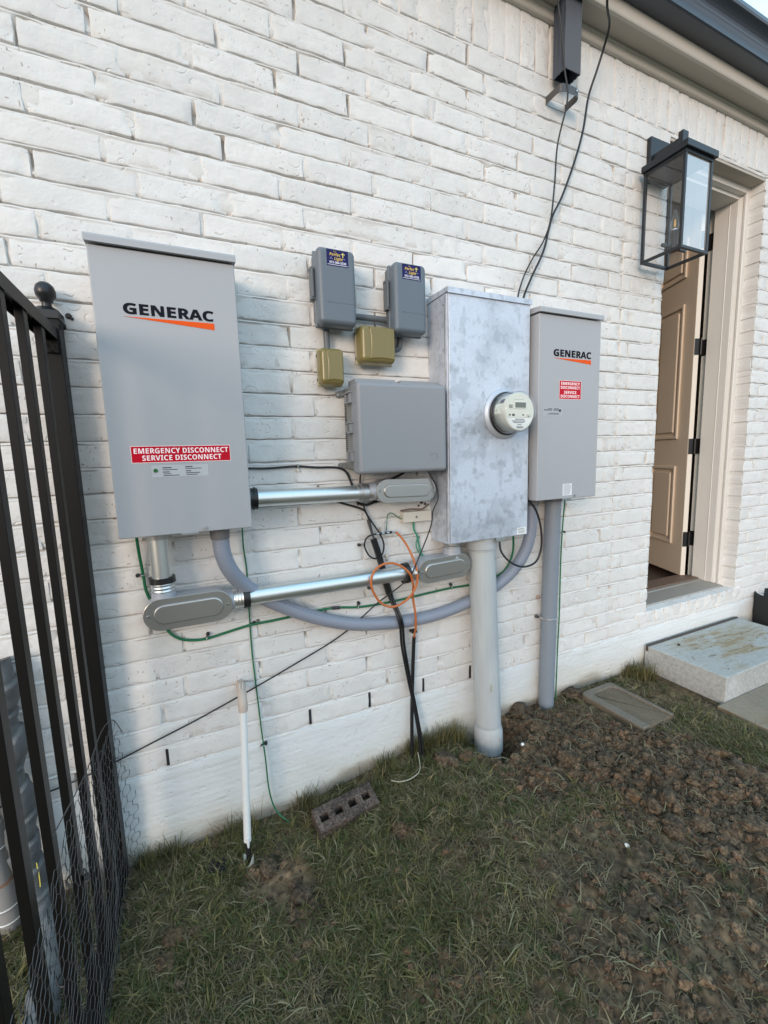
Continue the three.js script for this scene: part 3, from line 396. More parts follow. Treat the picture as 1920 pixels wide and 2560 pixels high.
{ // electric meter
  const t = thing('electric_meter', 'round cream electric meter with glass cover on the galvanized cabinet', 'electric meter', [1.158, 1.494, 0.1625]);
  part('seal_ring', at(lathe([[0.079, 0], [0.0835, 0.0005], [0.0845, 0.004], [0.0835, 0.009], [0.079, 0.0095]], 48), 0, 0, 0, Math.PI / 2, 0, 0), M.rubber, t);
  const r0 = 0.0715, b = part('meter_body', at(lathe([[0, 0], [r0, 0], [r0, 0.066], [r0 - 0.002, 0.0685], [0, 0.0685]], 56), 0, 0, 0.006, Math.PI / 2, 0, 0), M.meterBody, t);
  const face = print(512, 512, (x, w) => {
    x.fillStyle = '#d6d8cc'; x.fillRect(0, 0, w, w); x.fillStyle = '#e4e7e4'; x.beginPath(); x.arc(256, 256, 246, 0.33, Math.PI - 0.33); x.fill();
    x.strokeStyle = '#55584f'; x.lineWidth = 3; x.beginPath(); x.moveTo(40, 336); x.lineTo(440, 336); x.stroke(); x.beginPath(); x.moveTo(150, 90); x.lineTo(330, 90); x.stroke();
    lines(x, [[160, 132, 180, 8], [220, 150, 120, 7], [230, 165, 90, 6]], '#6c7068'); x.strokeStyle = '#777'; x.strokeRect(150, 120, 210, 58);
    lines(x, [[60, 292, 36, 20], [118, 286, 48, 32], [300, 292, 34, 18]], '#23251f'); x.fillStyle = '#3a3c36'; x.beginPath(); x.arc(408, 302, 20, 0, 7); x.fill(); x.fillStyle = '#d6d8cc'; x.beginPath(); x.arc(408, 302, 9, 0, 7); x.fill();
    lines(x, [[170, 356, 170, 12], [120, 380, 240, 9], [130, 396, 220, 9], [150, 408, 170, 6], [210, 430, 80, 8], [200, 456, 110, 8], [190, 472, 140, 8], [215, 484, 90, 6]], '#4d5159');
  });
  part('face_plate', new THREE.CircleGeometry(0.0685, 48).translate(0, 0, 0.0751), new THREE.MeshStandardMaterial({ map: face, roughness: 0.5 }), t);
  part('display_frame', [rbox(-0.027, 0.030, 0.012, 0.037, 0.0752, 0.0772, 0.0008)], std(0.78, 0.78, 0.70, 0.4), t); part('display', box(-0.0245, 0.0275, 0.0145, 0.0345, 0.0772, 0.0776), M.lcd, t);
  part('optical_port', rbox(-0.052, -0.037, 0.014, 0.026, 0.0752, 0.0785, 0.001), std(0.28, 0.29, 0.25, 0.5), t); part('reset_button', cyl([0.042, -0.013, 0.075], [0.042, -0.013, 0.0835], 0.006, 0.005, 16), std(0.6, 0.6, 0.54, 0.4), t);
  { const g = new THREE.CylinderGeometry(r0 + 0.0006, r0 + 0.0006, 0.022, 10, 1, true, 3.98, 0.26); g.rotateX(Math.PI / 2); const q = g; q.rotateZ(0); q.translate(0, 0, 0.047); part('dark_label', q, std(0.05, 0.055, 0.075, 0.4), t); }
  { const g = new THREE.CylinderGeometry(r0 + 0.0005, r0 + 0.0005, 0.040, 16, 1, true, 4.25, 0.55); g.rotateX(Math.PI / 2); g.translate(0, 0, 0.036); part('rating_label', g, new THREE.MeshStandardMaterial({ map: print(200, 160, (x, w, h) => { x.fillStyle = '#d3d8cd'; x.fillRect(0, 0, w, h); lines(x, [[20, 24, 130, 6], [20, 40, 100, 6], [30, 70, 60, 5], [30, 84, 80, 5], [100, 110, 50, 24]], '#a2a79c'); }), roughness: 0.5 }), t); }
  part('glass_cover', at(lathe([[0.0795, 0.004], [0.0785, 0.060], [0.0765, 0.077], [0.0735, 0.0835], [0.069, 0.0865], [0.05, 0.0885], [0, 0.0895]], 56), 0, 0, 0, Math.PI / 2, 0, 0), M.glass, t);
}
{ // plastic cable box with latches
  const t = thing('cable_box', 'square grey plastic cable box with side latches left of the galvanized cabinet', 'utility box');
  part('base', [rbox(0.536, 0.884, 1.296, 1.590, 0.003, 0.098, 0.008, 3)], M.commDark, t);
  part('rain_lip', [rbox(0.546, 0.700, 1.589, 1.613, 0.03, 0.104, 0.003), rbox(0.722, 0.884, 1.589, 1.613, 0.03, 0.104, 0.003), rbox(0.546, 0.884, 1.589, 1.600, 0.09, 0.122, 0.003)], M.commBox, t);
  const lid = part('lid', [rbox(0.529, 0.882, 1.281, 1.592, 0.090, 0.160, 0.014, 5)], M.commBox, t);
  for (const y of [1.547, 1.444, 1.345]) part('latch', [rbox(0.516, 0.531, y - 0.019, y - 0.015, 0.058, 0.112, 0.001), rbox(0.516, 0.531, y + 0.015, y + 0.019, 0.058, 0.112, 0.001), rbox(0.522, 0.531, y - 0.015, y + 0.015, 0.088, 0.108, 0.001), rbox(0.519, 0.524, y - 0.013, y + 0.013, 0.060, 0.072, 0.001)], M.commBox, t);
  for (const y of [1.575, 1.312]) { const tb = part('mounting_tab', [at(extr(stadium(0.06, 0.020), 0.004, 0.001), 0.531, y, 0.006, 0, 0, y > 1.5 ? 0.35 : 0), rbox(0.530, 0.540, y - 0.012, y - 0.008, 0.004, 0.05, 0.001)], M.commDark, t); part('screw', cyl([0.511, y - (y > 1.5 ? 0.007 : 0), 0.010], [0.511, y - (y > 1.5 ? 0.007 : 0), 0.014], 0.005, 0.004, 12), M.steel, tb); }
  const sl = []; for (let k = 0; k < 24; k++) sl.push(box(0.5348, 0.5366, 1.365 + k * 0.0072, 1.3685 + k * 0.0072, 0.012, 0.030)); part('vent_slots', sl, M.slot, t).userData.kind = 'stuff';
  const F = (a, b, c, d) => rbox(a, b, c, d, 0.1598, 0.1612, 0.0005); const arc = (r, a0, a1) => { const s = new THREE.Shape(); s.absarc(0, 0, r, a0, a1, false); s.absarc(0, 0, r - 0.0028, a1, a0, true); return at(extr(s, 0.0014), 0.826, 1.337, 0.1598); };
  part('embossed_logo', [arc(0.0155, -2.4, 1.75), arc(0.0085, -1.2, 1.3), F(0.808, 0.824, 1.346, 1.3486), F(0.806, 0.822, 1.3405, 1.343)], M.commBox, lid);
  part('embossed_line', [F(0.562, 0.715, 1.2975, 1.2982)], M.commBox, lid);
  part('padlock_hasp', [at(new THREE.TorusGeometry(0.006, 0.0022, 8, 18), 0.8865, 1.443, 0.128), cyl([0.8865, 1.437, 0.128], [0.8865, 1.418, 0.124], 0.0016)], M.zincDull, t);
}
function timerBox(label, x0, x1, y0, y1, worn) {
  const t = thing('timer_box', label, 'utility box'), m = worn ? std(0.128, 0.160, 0.195, 0.48) : M.greyBox;
  part('base', [rbox(x0 + 0.004, x1 - 0.002, y0 + 0.012, y1 + 0.006, 0.003, 0.05, 0.018, 5)], M.greyDark, t);
  const lid = part('lid', [rbox(x0, x1, y0, y1, 0.046, 0.104, 0.017, 6)], m, t); part('rim', [rbox(x0 - 0.002, x1 + 0.002, y0 - 0.002, y1 + 0.002, 0.044, 0.056, 0.005, 3)], m, t);
  const my = (y0 + y1) / 2 + 0.018; part('latch', [rbox(x0 - 0.012, x0 - 0.003, my - 0.046, my + 0.046, 0.030, 0.066, 0.003, 3), rbox(x0 - 0.014, x0 + 0.004, my + 0.042, my + 0.052, 0.034, 0.062, 0.003), rbox(x0 - 0.014, x0 + 0.004, my - 0.052, my - 0.042, 0.034, 0.062, 0.003)], M.greyDark, t);
  part('hinge', [cyl([x1 + 0.002, my + 0.01, 0.045], [x1 + 0.002, my - 0.03, 0.045], 0.004, 0.004, 10)], M.slot, t);
  const sx0 = x0 + (x1 - x0) * 0.235, sx1 = sx0 + 0.0745, sy1 = y1 - 0.008;
  const st = print(384, 256, (x, w, h) => {
    x.fillStyle = '#1d1c55'; x.fillRect(0, 0, w, h); x.fillStyle = '#e6c25a'; x.font = 'italic 30px sans-serif'; x.fillText('The', 118, 40);
    x.font = 'italic bold 64px sans-serif'; x.save(); x.translate(46, 96); x.scale(1.0, 1); x.fillText('Perfec', 0, 0); x.restore(); x.fillStyle = '#f5e87a'; x.fillRect(284, 30, 12, 78); x.fillRect(262, 50, 62, 11);
    x.fillStyle = '#e6c25a'; x.fillText('Light', 128, 160); x.fillStyle = '#cfd2ea'; for (const [a, b] of [[62, 140], [84, 122], [96, 148]]) { x.beginPath(); x.arc(a, b, 6, 0, 7); x.fill(); } x.fillRect(300, 128, 30, 5);
    x.fillStyle = '#f2f2fa'; x.font = 'bold 48px sans-serif'; x.save(); x.translate(46, 216); const m2 = x.measureText('972-304-3330').width; x.scale(300 / m2, 1); x.fillText('972-304-3330', 0, 0); x.restore(); x.fillRect(14, 232, 356, 7);
  });
  part('sticker', sticker(sx0, sx1, sy1 - 0.0505, sy1, 0.104), new THREE.MeshPhysicalMaterial({ specularIntensity: 0.4, map: st, roughness: 0.35 }), lid);
  part('embossed_line', [rbox(x0 + 0.03, x1 - 0.012, y0 + 0.069, y0 + 0.0705, 0.1036, 0.1046, 0.0004), rbox(x0 + 0.022, x0 + 0.04, y0 + 0.071, y0 + 0.0725, 0.1036, 0.1046, 0.0004)], m, lid);
}
timerBox('grey timer box with blue sticker, left one of the pair', 0.431, 0.563, 1.784, 2.026, false);
timerBox('grey timer box with blue sticker, right one nearest the galvanized cabinet', 0.708, 0.838, 1.781, 2.021, true);
function coverBox(label, x0, x1, y0, y1, z1) {
  const t = thing('outlet_cover', label, 'outlet cover'); part('back_box', [rbox(x0 + 0.008, x1 - 0.006, y0 + 0.010, y1 - 0.006, 0.003, 0.034, 0.003)], std(0.42, 0.41, 0.38, 0.5), t);
  part('base_frame', [rbox(x0, x1, y0, y1, 0.032, 0.042, 0.003)], std(0.40, 0.36, 0.22, 0.5), t);
  const bulge = new RoundedBoxGeometry(x1 - x0 - 0.001, y1 - y0 - 0.001, z1 - 0.026, 8, 0.016), p = bulge.attributes.position, hw = (x1 - x0) / 2, hh = (y1 - y0) / 2, hd = (z1 - 0.026) / 2;
  for (let i = 0; i < p.count; i++) { const u = p.getX(i) / hw, v = p.getY(i) / hh, k = clamp((p.getZ(i) / hd + 1) / 2); const f = 1 - 0.09 * k * k; p.setX(i, u * hw * f); p.setY(i, v * hh * f); }
  const soft = prep(bulge); soft.computeVertexNormals(); soft.translate((x0 + x1) / 2, (y0 + y1) / 2, 0.028 + hd);
  const c = part('yellowed_cover', soft, M.amber, t);
  const win = new THREE.Shape(); const a = x0 + (x1 - x0) * 0.24, b = x1 - 0.010, d0 = y0 + 0.014, d1 = y1 - 0.010; win.moveTo(a, d0); win.quadraticCurveTo((a + b) / 2, d0 + 0.008, b, d0); win.lineTo(b, d1); win.quadraticCurveTo((a + b) / 2, d1 - 0.006, a, d1); win.quadraticCurveTo(a + 0.012, (d0 + d1) / 2, a, d0); part('raised_window', extr(win, 0.008, 0.0035, 4).translate(0, 0, z1 - 0.003), M.amber, c);
  part('outlet_body', rbox((x0 + x1) / 2 - 0.02, (x0 + x1) / 2 + 0.026, y0 + 0.03, y1 - 0.025, 0.038, 0.058, 0.006), M.amberIn, t);
  part('screw', cyl([x0 + 0.010, y0 + 0.004, 0.043], [x0 + 0.010, y0 + 0.004, 0.047], 0.0025, 0.002, 8), M.steel, t); part('hinge_slot', [box(x0 - 0.0012, x0 + 0.001, y0 + 0.018, y0 + 0.027, 0.034, 0.04), box(x0 - 0.0012, x0 + 0.001, y1 - 0.030, y1 - 0.020, 0.034, 0.04)], M.slot, t);
}
coverBox('small narrow yellowed outlet cover under the left timer box', 0.431, 0.522, 1.590, 1.718, 0.076);
coverBox('larger wide yellowed outlet cover between the timer boxes and cable box', 0.578, 0.720, 1.671, 1.804, 0.084);
solo('conduit', [cyl([0.474, 1.800, 0.026], [0.474, 1.712, 0.026], 0.0108), cyl([0.474, 1.800, 0.026], [0.474, 1.786, 0.026], 0.0135)], M.greyDark, 'short grey conduit between left timer box and small yellowed cover', 'conduit');
solo('conduit', [cyl([0.562, 1.842, 0.026], [0.700, 1.842, 0.026], 0.0108), tube([[0.698, 1.842, 0.026], [0.712, 1.840, 0.026], [0.722, 1.828, 0.026], [0.724, 1.80, 0.026]], 0.0115, 12)], M.greyDark, 'short level grey conduit joining the two timer boxes', 'conduit');
solo('conduit', tube([[0.762, 1.80, 0.026], [0.762, 1.765, 0.026], [0.752, 1.742, 0.026], [0.716, 1.738, 0.026]], 0.0115, 24), M.greyDark, 'bent grey conduit from right timer box into the wide yellowed cover', 'conduit');

// ---------------------------------------------------------------- steel conduit runs and pull elbows
function elbowBody(label, cx, cy, L, H, z0, z1, tilt, hubs, legend = true) {
  const t = thing('pull_elbow', label, 'conduit body', [cx, cy, 0]); t.rotation.z = tilt;
  part('housing', [extr(stadium(L - 0.004, H - 0.004), z1 - z0, 0.006, 3).translate(0, 0, z0), ...hubs.map(([a, b, r]) => cyl(a, b, r + 0.003, r))], M.cast, t);
  const c = part('cover', [extr(stadium(L, H), 0.004, 0.001, 2).translate(0, 0, z1), extr(stadium(L - 0.058, H - 0.040), 0.0055, 0.0035, 3).translate(0, 0, z1 + 0.0022)], M.cover, t);
  for (const s of [-1, 1]) part('screw', [cyl([s * (L / 2 - 0.015), 0, z1 + 0.0035], [s * (L / 2 - 0.015), 0, z1 + 0.0065], 0.0058, 0.0040, 14)], M.steel, t);
  if (legend) part('lettering', text('2" COVER', -0.024, -0.0115, 0.050, 0.0085, z1 + 0.0077, 0.0005), std(0.80, 0.80, 0.78, 0.35), c);
  for (const s of [-1, 1]) part('dimple', at(new THREE.TorusGeometry(0.0062, 0.0007, 6, 20), s * (L / 2 - 0.052), 0.004, z1 + 0.0078), M.cover, c);
}
elbowBody('steel conduit body under the cable box, highest of the three', 0.743, 1.210, 0.252, 0.089, 0.024, 0.091, -0.03, [[[-0.12, 0, 0.058], [-0.148, 0, 0.058], 0.031]]);
elbowBody('steel conduit body at lower left under the large cabinet', -0.036, 0.882, 0.256, 0.100, 0.028, 0.100, 0.006, [[[-0.068, 0.03, 0.066], [-0.068, 0.064, 0.066], 0.034], [[0.10, 0, 0.066], [0.134, 0.002, 0.066], 0.033]]);
elbowBody('steel conduit body beside the fat white pipe under the galvanized cabinet', 0.903, 0.887, 0.246, 0.098, 0.028, 0.100, 0.03, [[[0.058, 0.03, 0.066], [0.058, 0.074, 0.066], 0.036], [[-0.10, 0, 0.066], [-0.130, -0.002, 0.066], 0.033]]);
const thr = (a, b, r, n) => { const A = V3(...a), B = V3(...b), gs = []; for (let k = 0; k < n; k++) { const p = A.clone().lerp(B, k / n), q = A.clone().lerp(B, (k + 1) / n), m = p.clone().lerp(q, 0.5); gs.push(cyl(p.toArray(), m.toArray(), r * 0.94, r), cyl(m.toArray(), q.toArray(), r, r * 0.94)); } return gs; };
function boot(a, b, r, seed) { const A = V3(...a), B = V3(...b), g = cyl(a, b, r, r, 40).toNonIndexed(), p = g.attributes.position, ax = B.clone().sub(A), L = ax.length(); ax.normalize(); const q = V3(); for (let i = 0; i < p.count; i++) { q.fromBufferAttribute(p, i).sub(A); const t = q.dot(ax) / L, rad = q.clone().addScaledVector(ax, -q.dot(ax)); const ang = Math.atan2(rad.y + rad.z * 0.7, rad.x + rad.z); const n = vnoise(ang * 1.6 + 20, t * 2, 0, seed) - 0.5; q.addScaledVector(rad, n * 0.10); p.setXYZ(i, A.x + q.x, A.y + q.y, A.z + q.z); } g.computeVertexNormals(); return g; }
{
  const t = thing('steel_conduit', 'upper level galvanized conduit from large cabinet to conduit body below cable box', 'conduit');
  part('pipe', cyl([0.185, 1.214, 0.058], [0.598, 1.209, 0.058], 0.0286, 0.0286, 40), M.zinc, t);
  part('connector', thr([0.160, 1.2145, 0.058], [0.184, 1.2145, 0.058], 0.031, 3), M.zinc, t); part('rubber_boot', [boot([0.176, 1.2145, 0.058], [0.197, 1.214, 0.058], 0.0345, 3), boot([0.184, 1.2145, 0.058], [0.190, 1.214, 0.058], 0.038, 4)], M.rubber, t);
  part('coupling_nut', [cyl([0.566, 1.209, 0.058], [0.590, 1.209, 0.058], 0.040, 0.040, 6), cyl([0.553, 1.209, 0.058], [0.567, 1.209, 0.058], 0.032)], M.zincDull, t); part('connector', thr([0.590, 1.209, 0.058], [0.612, 1.209, 0.058], 0.032, 3), M.zincDull, t);
}
{
  const t = thing('steel_conduit', 'long lower level galvanized conduit crossed by the orange coil', 'conduit');
  part('pipe', cyl([0.125, 0.885, 0.066], [0.760, 0.882, 0.066], 0.0286, 0.0286, 40), M.zinc, t);
  part('connector', thr([0.096, 0.885, 0.066], [0.132, 0.885, 0.066], 0.032, 4), M.zinc, t); part('rubber_boot', [boot([0.128, 0.885, 0.066], [0.149, 0.885, 0.066], 0.036, 7)], M.rubber, t);
  part('rubber_boot', [boot([0.730, 0.882, 0.066], [0.750, 0.882, 0.066], 0.040, 9)], M.rubber, t); part('connector', thr([0.750, 0.882, 0.066], [0.776, 0.882, 0.066], 0.032, 3), M.zinc, t);
}
{
  const t = thing('steel_conduit', 'short upright galvanized conduit under the large cabinet', 'conduit');
  part('pipe', cyl([-0.105, 1.125, 0.067], [-0.1045, 0.965, 0.067], 0.0286, 0.0286, 40), M.zinc, t);
  part('rubber_boot', [boot([-0.105, 0.992, 0.067], [-0.105, 0.974, 0.067], 0.037, 13)], M.rubber, t); part('connector', thr([-0.1045, 0.976, 0.067], [-0.1045, 0.944, 0.067], 0.0335, 3), M.zinc, t);
}
solo('steel_conduit', [cyl([0.961, 0.992, 0.066], [0.961, 0.958, 0.066], 0.029), ...thr([0.961, 0.976, 0.066], [0.961, 0.958, 0.066], 0.034, 2)], M.zincDull, 'short steel nipple between galvanized cabinet and conduit body', 'conduit');

// ---------------------------------------------------------------- flexible and plastic conduits
{
  const pts = [[0.070, 1.105, 0.11], [0.074, 1.05, 0.11], [0.092, 0.993, 0.10], [0.130, 0.934, 0.075], [0.183, 0.880, 0.05], [0.255, 0.826, 0.034], [0.351, 0.770, 0.030], [0.46, 0.722, 0.028], [0.55, 0.695, 0.028], [0.63, 0.681, 0.028], [0.756, 0.667, 0.028], [0.893, 0.668, 0.028], [1.04, 0.691, 0.03], [1.192, 0.741, 0.038], [1.294, 0.809, 0.05], [1.351, 0.886, 0.06], [1.375, 0.972, 0.07], [1.376, 1.12, 0.08]];
  const t = thing('flexible_conduit', 'thick grey flexible conduit hanging in a wide loop between both cabinets', 'conduit'); part('sheath', tube(pts, 0.0255, 240, 20), M.flex, t);
  const c = new THREE.CatmullRomCurve3(pts.map((p) => V3(...p)), false, 'centripetal'), dash = []; for (let k = 0; k < 44; k++) { const a = c.getPointAt(0.03 + k * 0.0095), b = c.getPointAt(0.03 + k * 0.0095 + 0.006), n = V3(0.45, 0.45, 0.77).normalize().multiplyScalar(0.0254); dash.push(cyl(a.add(n).toArray(), b.add(n).toArray(), 0.0007, 0.0007, 5)); }
  part('printed_line', dash, std(0.04, 0.06, 0.14, 0.6), t).userData.kind = 'stuff';
}
{
  const t = thing('service_riser', 'fat white plastic riser pipe from soil to galvanized cabinet', 'pipe');
  part('pipe', [cyl([1.102, 0.975, 0.073], [1.131, 0.09, 0.088], 0.0572, 0.0572, 40)], M.pvc, t); part('connector', [cyl([1.1015, 0.992, 0.073], [1.103, 0.945, 0.074], 0.062, 0.062, 40), cyl([1.103, 0.945, 0.074], [1.1032, 0.942, 0.074], 0.0632, 0.0632, 40)], M.pvc, t);
  part('bell', [at(lathe([[0.0574, 0.145], [0.0600, 0.128], [0.0632, 0.112], [0.0638, 0.10], [0.0638, 0.022], [0.0625, 0.018], [0.0560, 0.016]], 44), 1.1315, 0.0, 0.088, 0.017, 0, 0.032)], M.pvc, t); part('stub', cyl([1.1315, 0.02, 0.088], [1.135, -0.14, 0.091], 0.0545, 0.0545, 36), M.pvc, t);
  part('stain', at(new THREE.SphereGeometry(0.012, 12, 8).scale(0.6, 1.3, 0.1), 1.136, 0.094, 0.1515), std(0.42, 0.26, 0.15, 0.7), t); part('stain', at(new THREE.SphereGeometry(0.009, 12, 8).scale(0.5, 2.2, 0.1), 1.106, 0.335, 0.1395), std(0.40, 0.38, 0.26, 0.7), t);
  part('printed_mark', [text('TO INC', 0, 0, 0.030, 0.007, 0)].map((g) => at(g, 1.137, 0.032, 0.1515, 0, 0, Math.PI / 2)), std(0.05, 0.05, 0.05, 0.6), t);
}
{ const t = thing('grey_riser', 'straight grey plastic riser pipe under the cabinet beside the door', 'pipe'); part('pipe', cyl([1.537, 1.125, 0.046], [1.516, -0.02, 0.044], 0.0362, 0.0362, 36), M.riser, t);
  part('pipe_strap', [at(new THREE.TorusGeometry(0.0375, 0.003, 8, 28, Math.PI), 1.5255, 0.545, 0.046, -Math.PI / 2 + Math.PI, 0, 0), rbox(1.474, 1.492, 0.538, 0.552, 0.001, 0.006, 0.001), rbox(1.486, 1.491, 0.539, 0.551, 0.003, 0.046, 0.001)], M.zincDull, t); part('strap_bolt', cyl([1.481, 0.545, 0.006], [1.481, 0.545, 0.020], 0.008, 0.007, 6), std(0.12, 0.12, 0.13, 0.4, 0.6), t); }
{ const t = thing('drain_pipe', 'thin white drain pipe with tan elbow standing before the foundation', 'pipe');
  part('elbow', [tube([[0.103, 0.552, 0.0], [0.102, 0.552, 0.04], [0.101, 0.545, 0.070], [0.100, 0.522, 0.088], [0.099, 0.497, 0.092]], 0.0150, 24, 16), at(new THREE.SphereGeometry(0.0165, 18, 14).scale(1, 1.5, 1), 0.1, 0.520, 0.083)], M.cap, t);
  part('pipe', cyl([0.099, 0.505, 0.092], [0.077, 0.058, 0.140], 0.0122, 0.0122, 24), M.pvcWhite, t); part('split_end', [cyl([0.0785, 0.075, 0.147], [0.0775, 0.038, 0.150], 0.0065, 0.004, 10)], M.pvcWhite, t);
  part('inner_tube', cyl([0.078, 0.075, 0.139], [0.0745, -0.04, 0.160], 0.0085, 0.0085, 16), M.rubber, t);
  const cup = new THREE.CylinderGeometry(0.017, 0.0145, 0.05, 18, 4, true), p = cup.attributes.position; for (let i = 0; i < p.count; i++) if (p.getY(i) > 0.02) p.setY(i, p.getY(i) + 0.016 * Math.sin(Math.atan2(p.getZ(i), p.getX(i)) * 2 + 0.6)); cup.computeVertexNormals(); const inn = cup.clone(); inn.scale(0.9, 1, 0.9); part('broken_collar', [at(cup, 0.0745, -0.008, 0.168), at(inn, 0.0745, -0.008, 0.168)], M.cup, t);
  part('hook', [tube([[0.094, 0.565, 0.004], [0.094, 0.578, 0.02], [0.096, 0.580, 0.05], [0.097, 0.56, 0.062]], 0.0014, 16, 6), tube([[0.106, 0.565, 0.004], [0.106, 0.578, 0.02], [0.106, 0.580, 0.05], [0.105, 0.56, 0.062]], 0.0014, 16, 6)], M.zincDull, t); }

// ---------------------------------------------------------------- wires and cables
solo('ground_wire', [tube([[-0.166, 1.14, 0.04], [-0.165, 1.06, 0.022], [-0.161, 0.989, 0.010], [-0.158, 0.941, 0.010], [-0.147, 0.899, 0.010], [-0.133, 0.845, 0.010], [-0.114, 0.807, 0.010], [-0.093, 0.775, 0.010], [-0.064, 0.755, 0.010], [-0.03, 0.746, 0.010], [0.006, 0.744, 0.010], [0.053, 0.750, 0.010], [0.115, 0.760, 0.0115], [0.15, 0.765, 0.014], [0.23, 0.765, 0.010], [0.299, 0.767, 0.009], [0.41, 0.772, 0.009], [0.47, 0.770, 0.009], [0.555, 0.757, 0.010], [0.642, 0.753, 0.010], [0.72, 0.754, 0.010], [0.841, 0.760, 0.010], [0.992, 0.766, 0.010], [1.076, 0.764, 0.010], [1.154, 0.767, 0.010], [1.219, 0.778, 0.010], [1.274, 0.801, 0.013], [1.303, 0.839, 0.018], [1.315, 0.894, 0.028], [1.30, 1.0, 0.045]], 0.0046, 260, 10)], M.green, 'thick green wire sagging along the wall under both cabinets', 'wire');
solo('wire_splice', cyl([0.452, 0.7715, 0.010], [0.482, 0.7685, 0.010], 0.0068, 0.0068, 12), M.wireGrey, 'grey splice sleeve on the thick green wire', 'splice');
solo('ground_wire', [tube([[0.146, 1.15, 0.03], [0.147, 1.047, 0.009], [0.152, 0.974, 0.007], [0.151, 0.839, 0.007], [0.150, 0.765, 0.006], [0.150, 0.657, 0.007], [0.156, 0.51, 0.007], [0.163, 0.35, 0.009], [0.168, 0.255, 0.018], [0.174, 0.113, 0.019], [0.187, 0.048, 0.026], [0.207, 0.018, 0.046], [0.232, 0.002, 0.068], [0.25, -0.03, 0.08]], 0.0026, 150, 8)], M.green, 'thin green wire dropping from large cabinet down to the grass', 'wire');
solo('ground_wire', [tube([[1.632, 1.15, 0.03], [1.638, 0.946, 0.010], [1.635, 0.796, 0.008], [1.634, 0.526, 0.008], [1.625, 0.33, 0.010], [1.613, 0.253, 0.020], [1.608, 0.137, 0.022], [1.600, 0.03, 0.03]], 0.0030, 90, 8)], M.green, 'thin green wire dropping beside the grey riser pipe', 'wire');
solo('telephone_drop', [tube([[-1.0, 0.34, 0.02], [-0.7, 0.352, 0.018], [-0.5, 0.355, 0.018], [-0.4, 0.369, 0.018], [-0.29, 0.396, 0.018], [-0.17, 0.431, 0.018], [-0.056, 0.464, 0.018], [0.115, 0.520, 0.017], [0.266, 0.574, 0.017], [0.486, 0.664, 0.020], [0.62, 0.768, 0.045], [0.738, 0.875, 0.104], [0.786, 0.963, 0.11], [0.834, 1.079, 0.118], [0.846, 1.130, 0.112], [0.868, 1.170, 0.112], [0.866, 1.215, 0.108], [0.842, 1.262, 0.103], [0.832, 1.285, 0.09]], 0.0027, 190, 8)], M.wire, 'thin black cable slanting across the wall down to the fence', 'cable');
solo('power_cable', [tube([[0.10, 1.314, 0.011], [0.183, 1.314, 0.011], [0.24, 1.312, 0.011], [0.351, 1.315, 0.009], [0.414, 1.309, 0.009], [0.505, 1.303, 0.009], [0.532, 1.287, 0.009], [0.550, 1.245, 0.011], [0.562, 1.20, 0.013], [0.575, 1.160, 0.013]], 0.0042, 110, 10)], M.wire, 'black cable from large cabinet bending down behind upper conduit', 'cable');
solo('coax_cable', [tube([[0.590, 1.30, 0.022], [0.584, 1.25, 0.016], [0.590, 1.19, 0.014], [0.598, 1.14, 0.020], [0.612, 1.111, 0.020], [0.638, 1.071, 0.020], [0.653, 1.043, 0.028], [0.665, 1.015, 0.030], [0.668, 0.985, 0.030], [0.657, 0.957, 0.030], [0.632, 0.946, 0.028], [0.611, 0.956, 0.026], [0.594, 0.984, 0.024], [0.589, 1.007, 0.024], [0.599, 1.032, 0.026], [0.618, 1.042, 0.03], [0.640, 1.044, 0.032]], 0.0034, 170, 9)], M.wire, 'black coax cable with a small loop under the cable box', 'cable');
solo('power_cable', [tube([[0.44, 1.20, 0.012], [0.482, 1.182, 0.010], [0.529, 1.165, 0.010], [0.575, 1.149, 0.012], [0.597, 1.137, 0.014], [0.611, 1.112, 0.016], [0.618, 1.075, 0.022], [0.628, 1.018, 0.032]], 0.0040, 80, 9), tube([[0.572, 1.168, 0.020], [0.60, 1.158, 0.016], [0.64, 1.166, 0.014], [0.67, 1.172, 0.012]], 0.0050, 24, 9)], M.wire, 'black cable from behind upper conduit into the flat black sleeve', 'cable');
solo('loose_cable', tube([[0.715, 1.254, 0.020], [0.745, 1.262, 0.014], [0.775, 1.276, 0.012], [0.80, 1.30, 0.02]], 0.0044, 24, 9), M.wire, 'short black cable end showing above the upper conduit body', 'cable');
{ const t = thing('coax_connector', 'metal coax connectors joined in a row above the orange loop', 'connector'); let x = 0.636; for (const [l, r, m] of [[0.012, 0.004, M.steel], [0.010, 0.0052, M.rubber], [0.012, 0.0058, M.zincDull], [0.010, 0.0052, M.wireGrey], [0.010, 0.0058, M.steel], [0.012, 0.005, M.rubber], [0.018, 0.0046, M.zincDull]]) { part('barrel', cyl([x, 1.0445, 0.033], [x + l, 1.0445, 0.033], r, r, 12), m, t); x += l; } part('ground_clip', [rbox(0.660, 0.676, 1.048, 1.064, 0.003, 0.03, 0.002), tube([[0.668, 1.06, 0.02], [0.680, 1.082, 0.012], [0.688, 1.088, 0.008]], 0.0016, 12, 6)], std(0.6, 0.58, 0.55, 0.4, 0.4), t); }
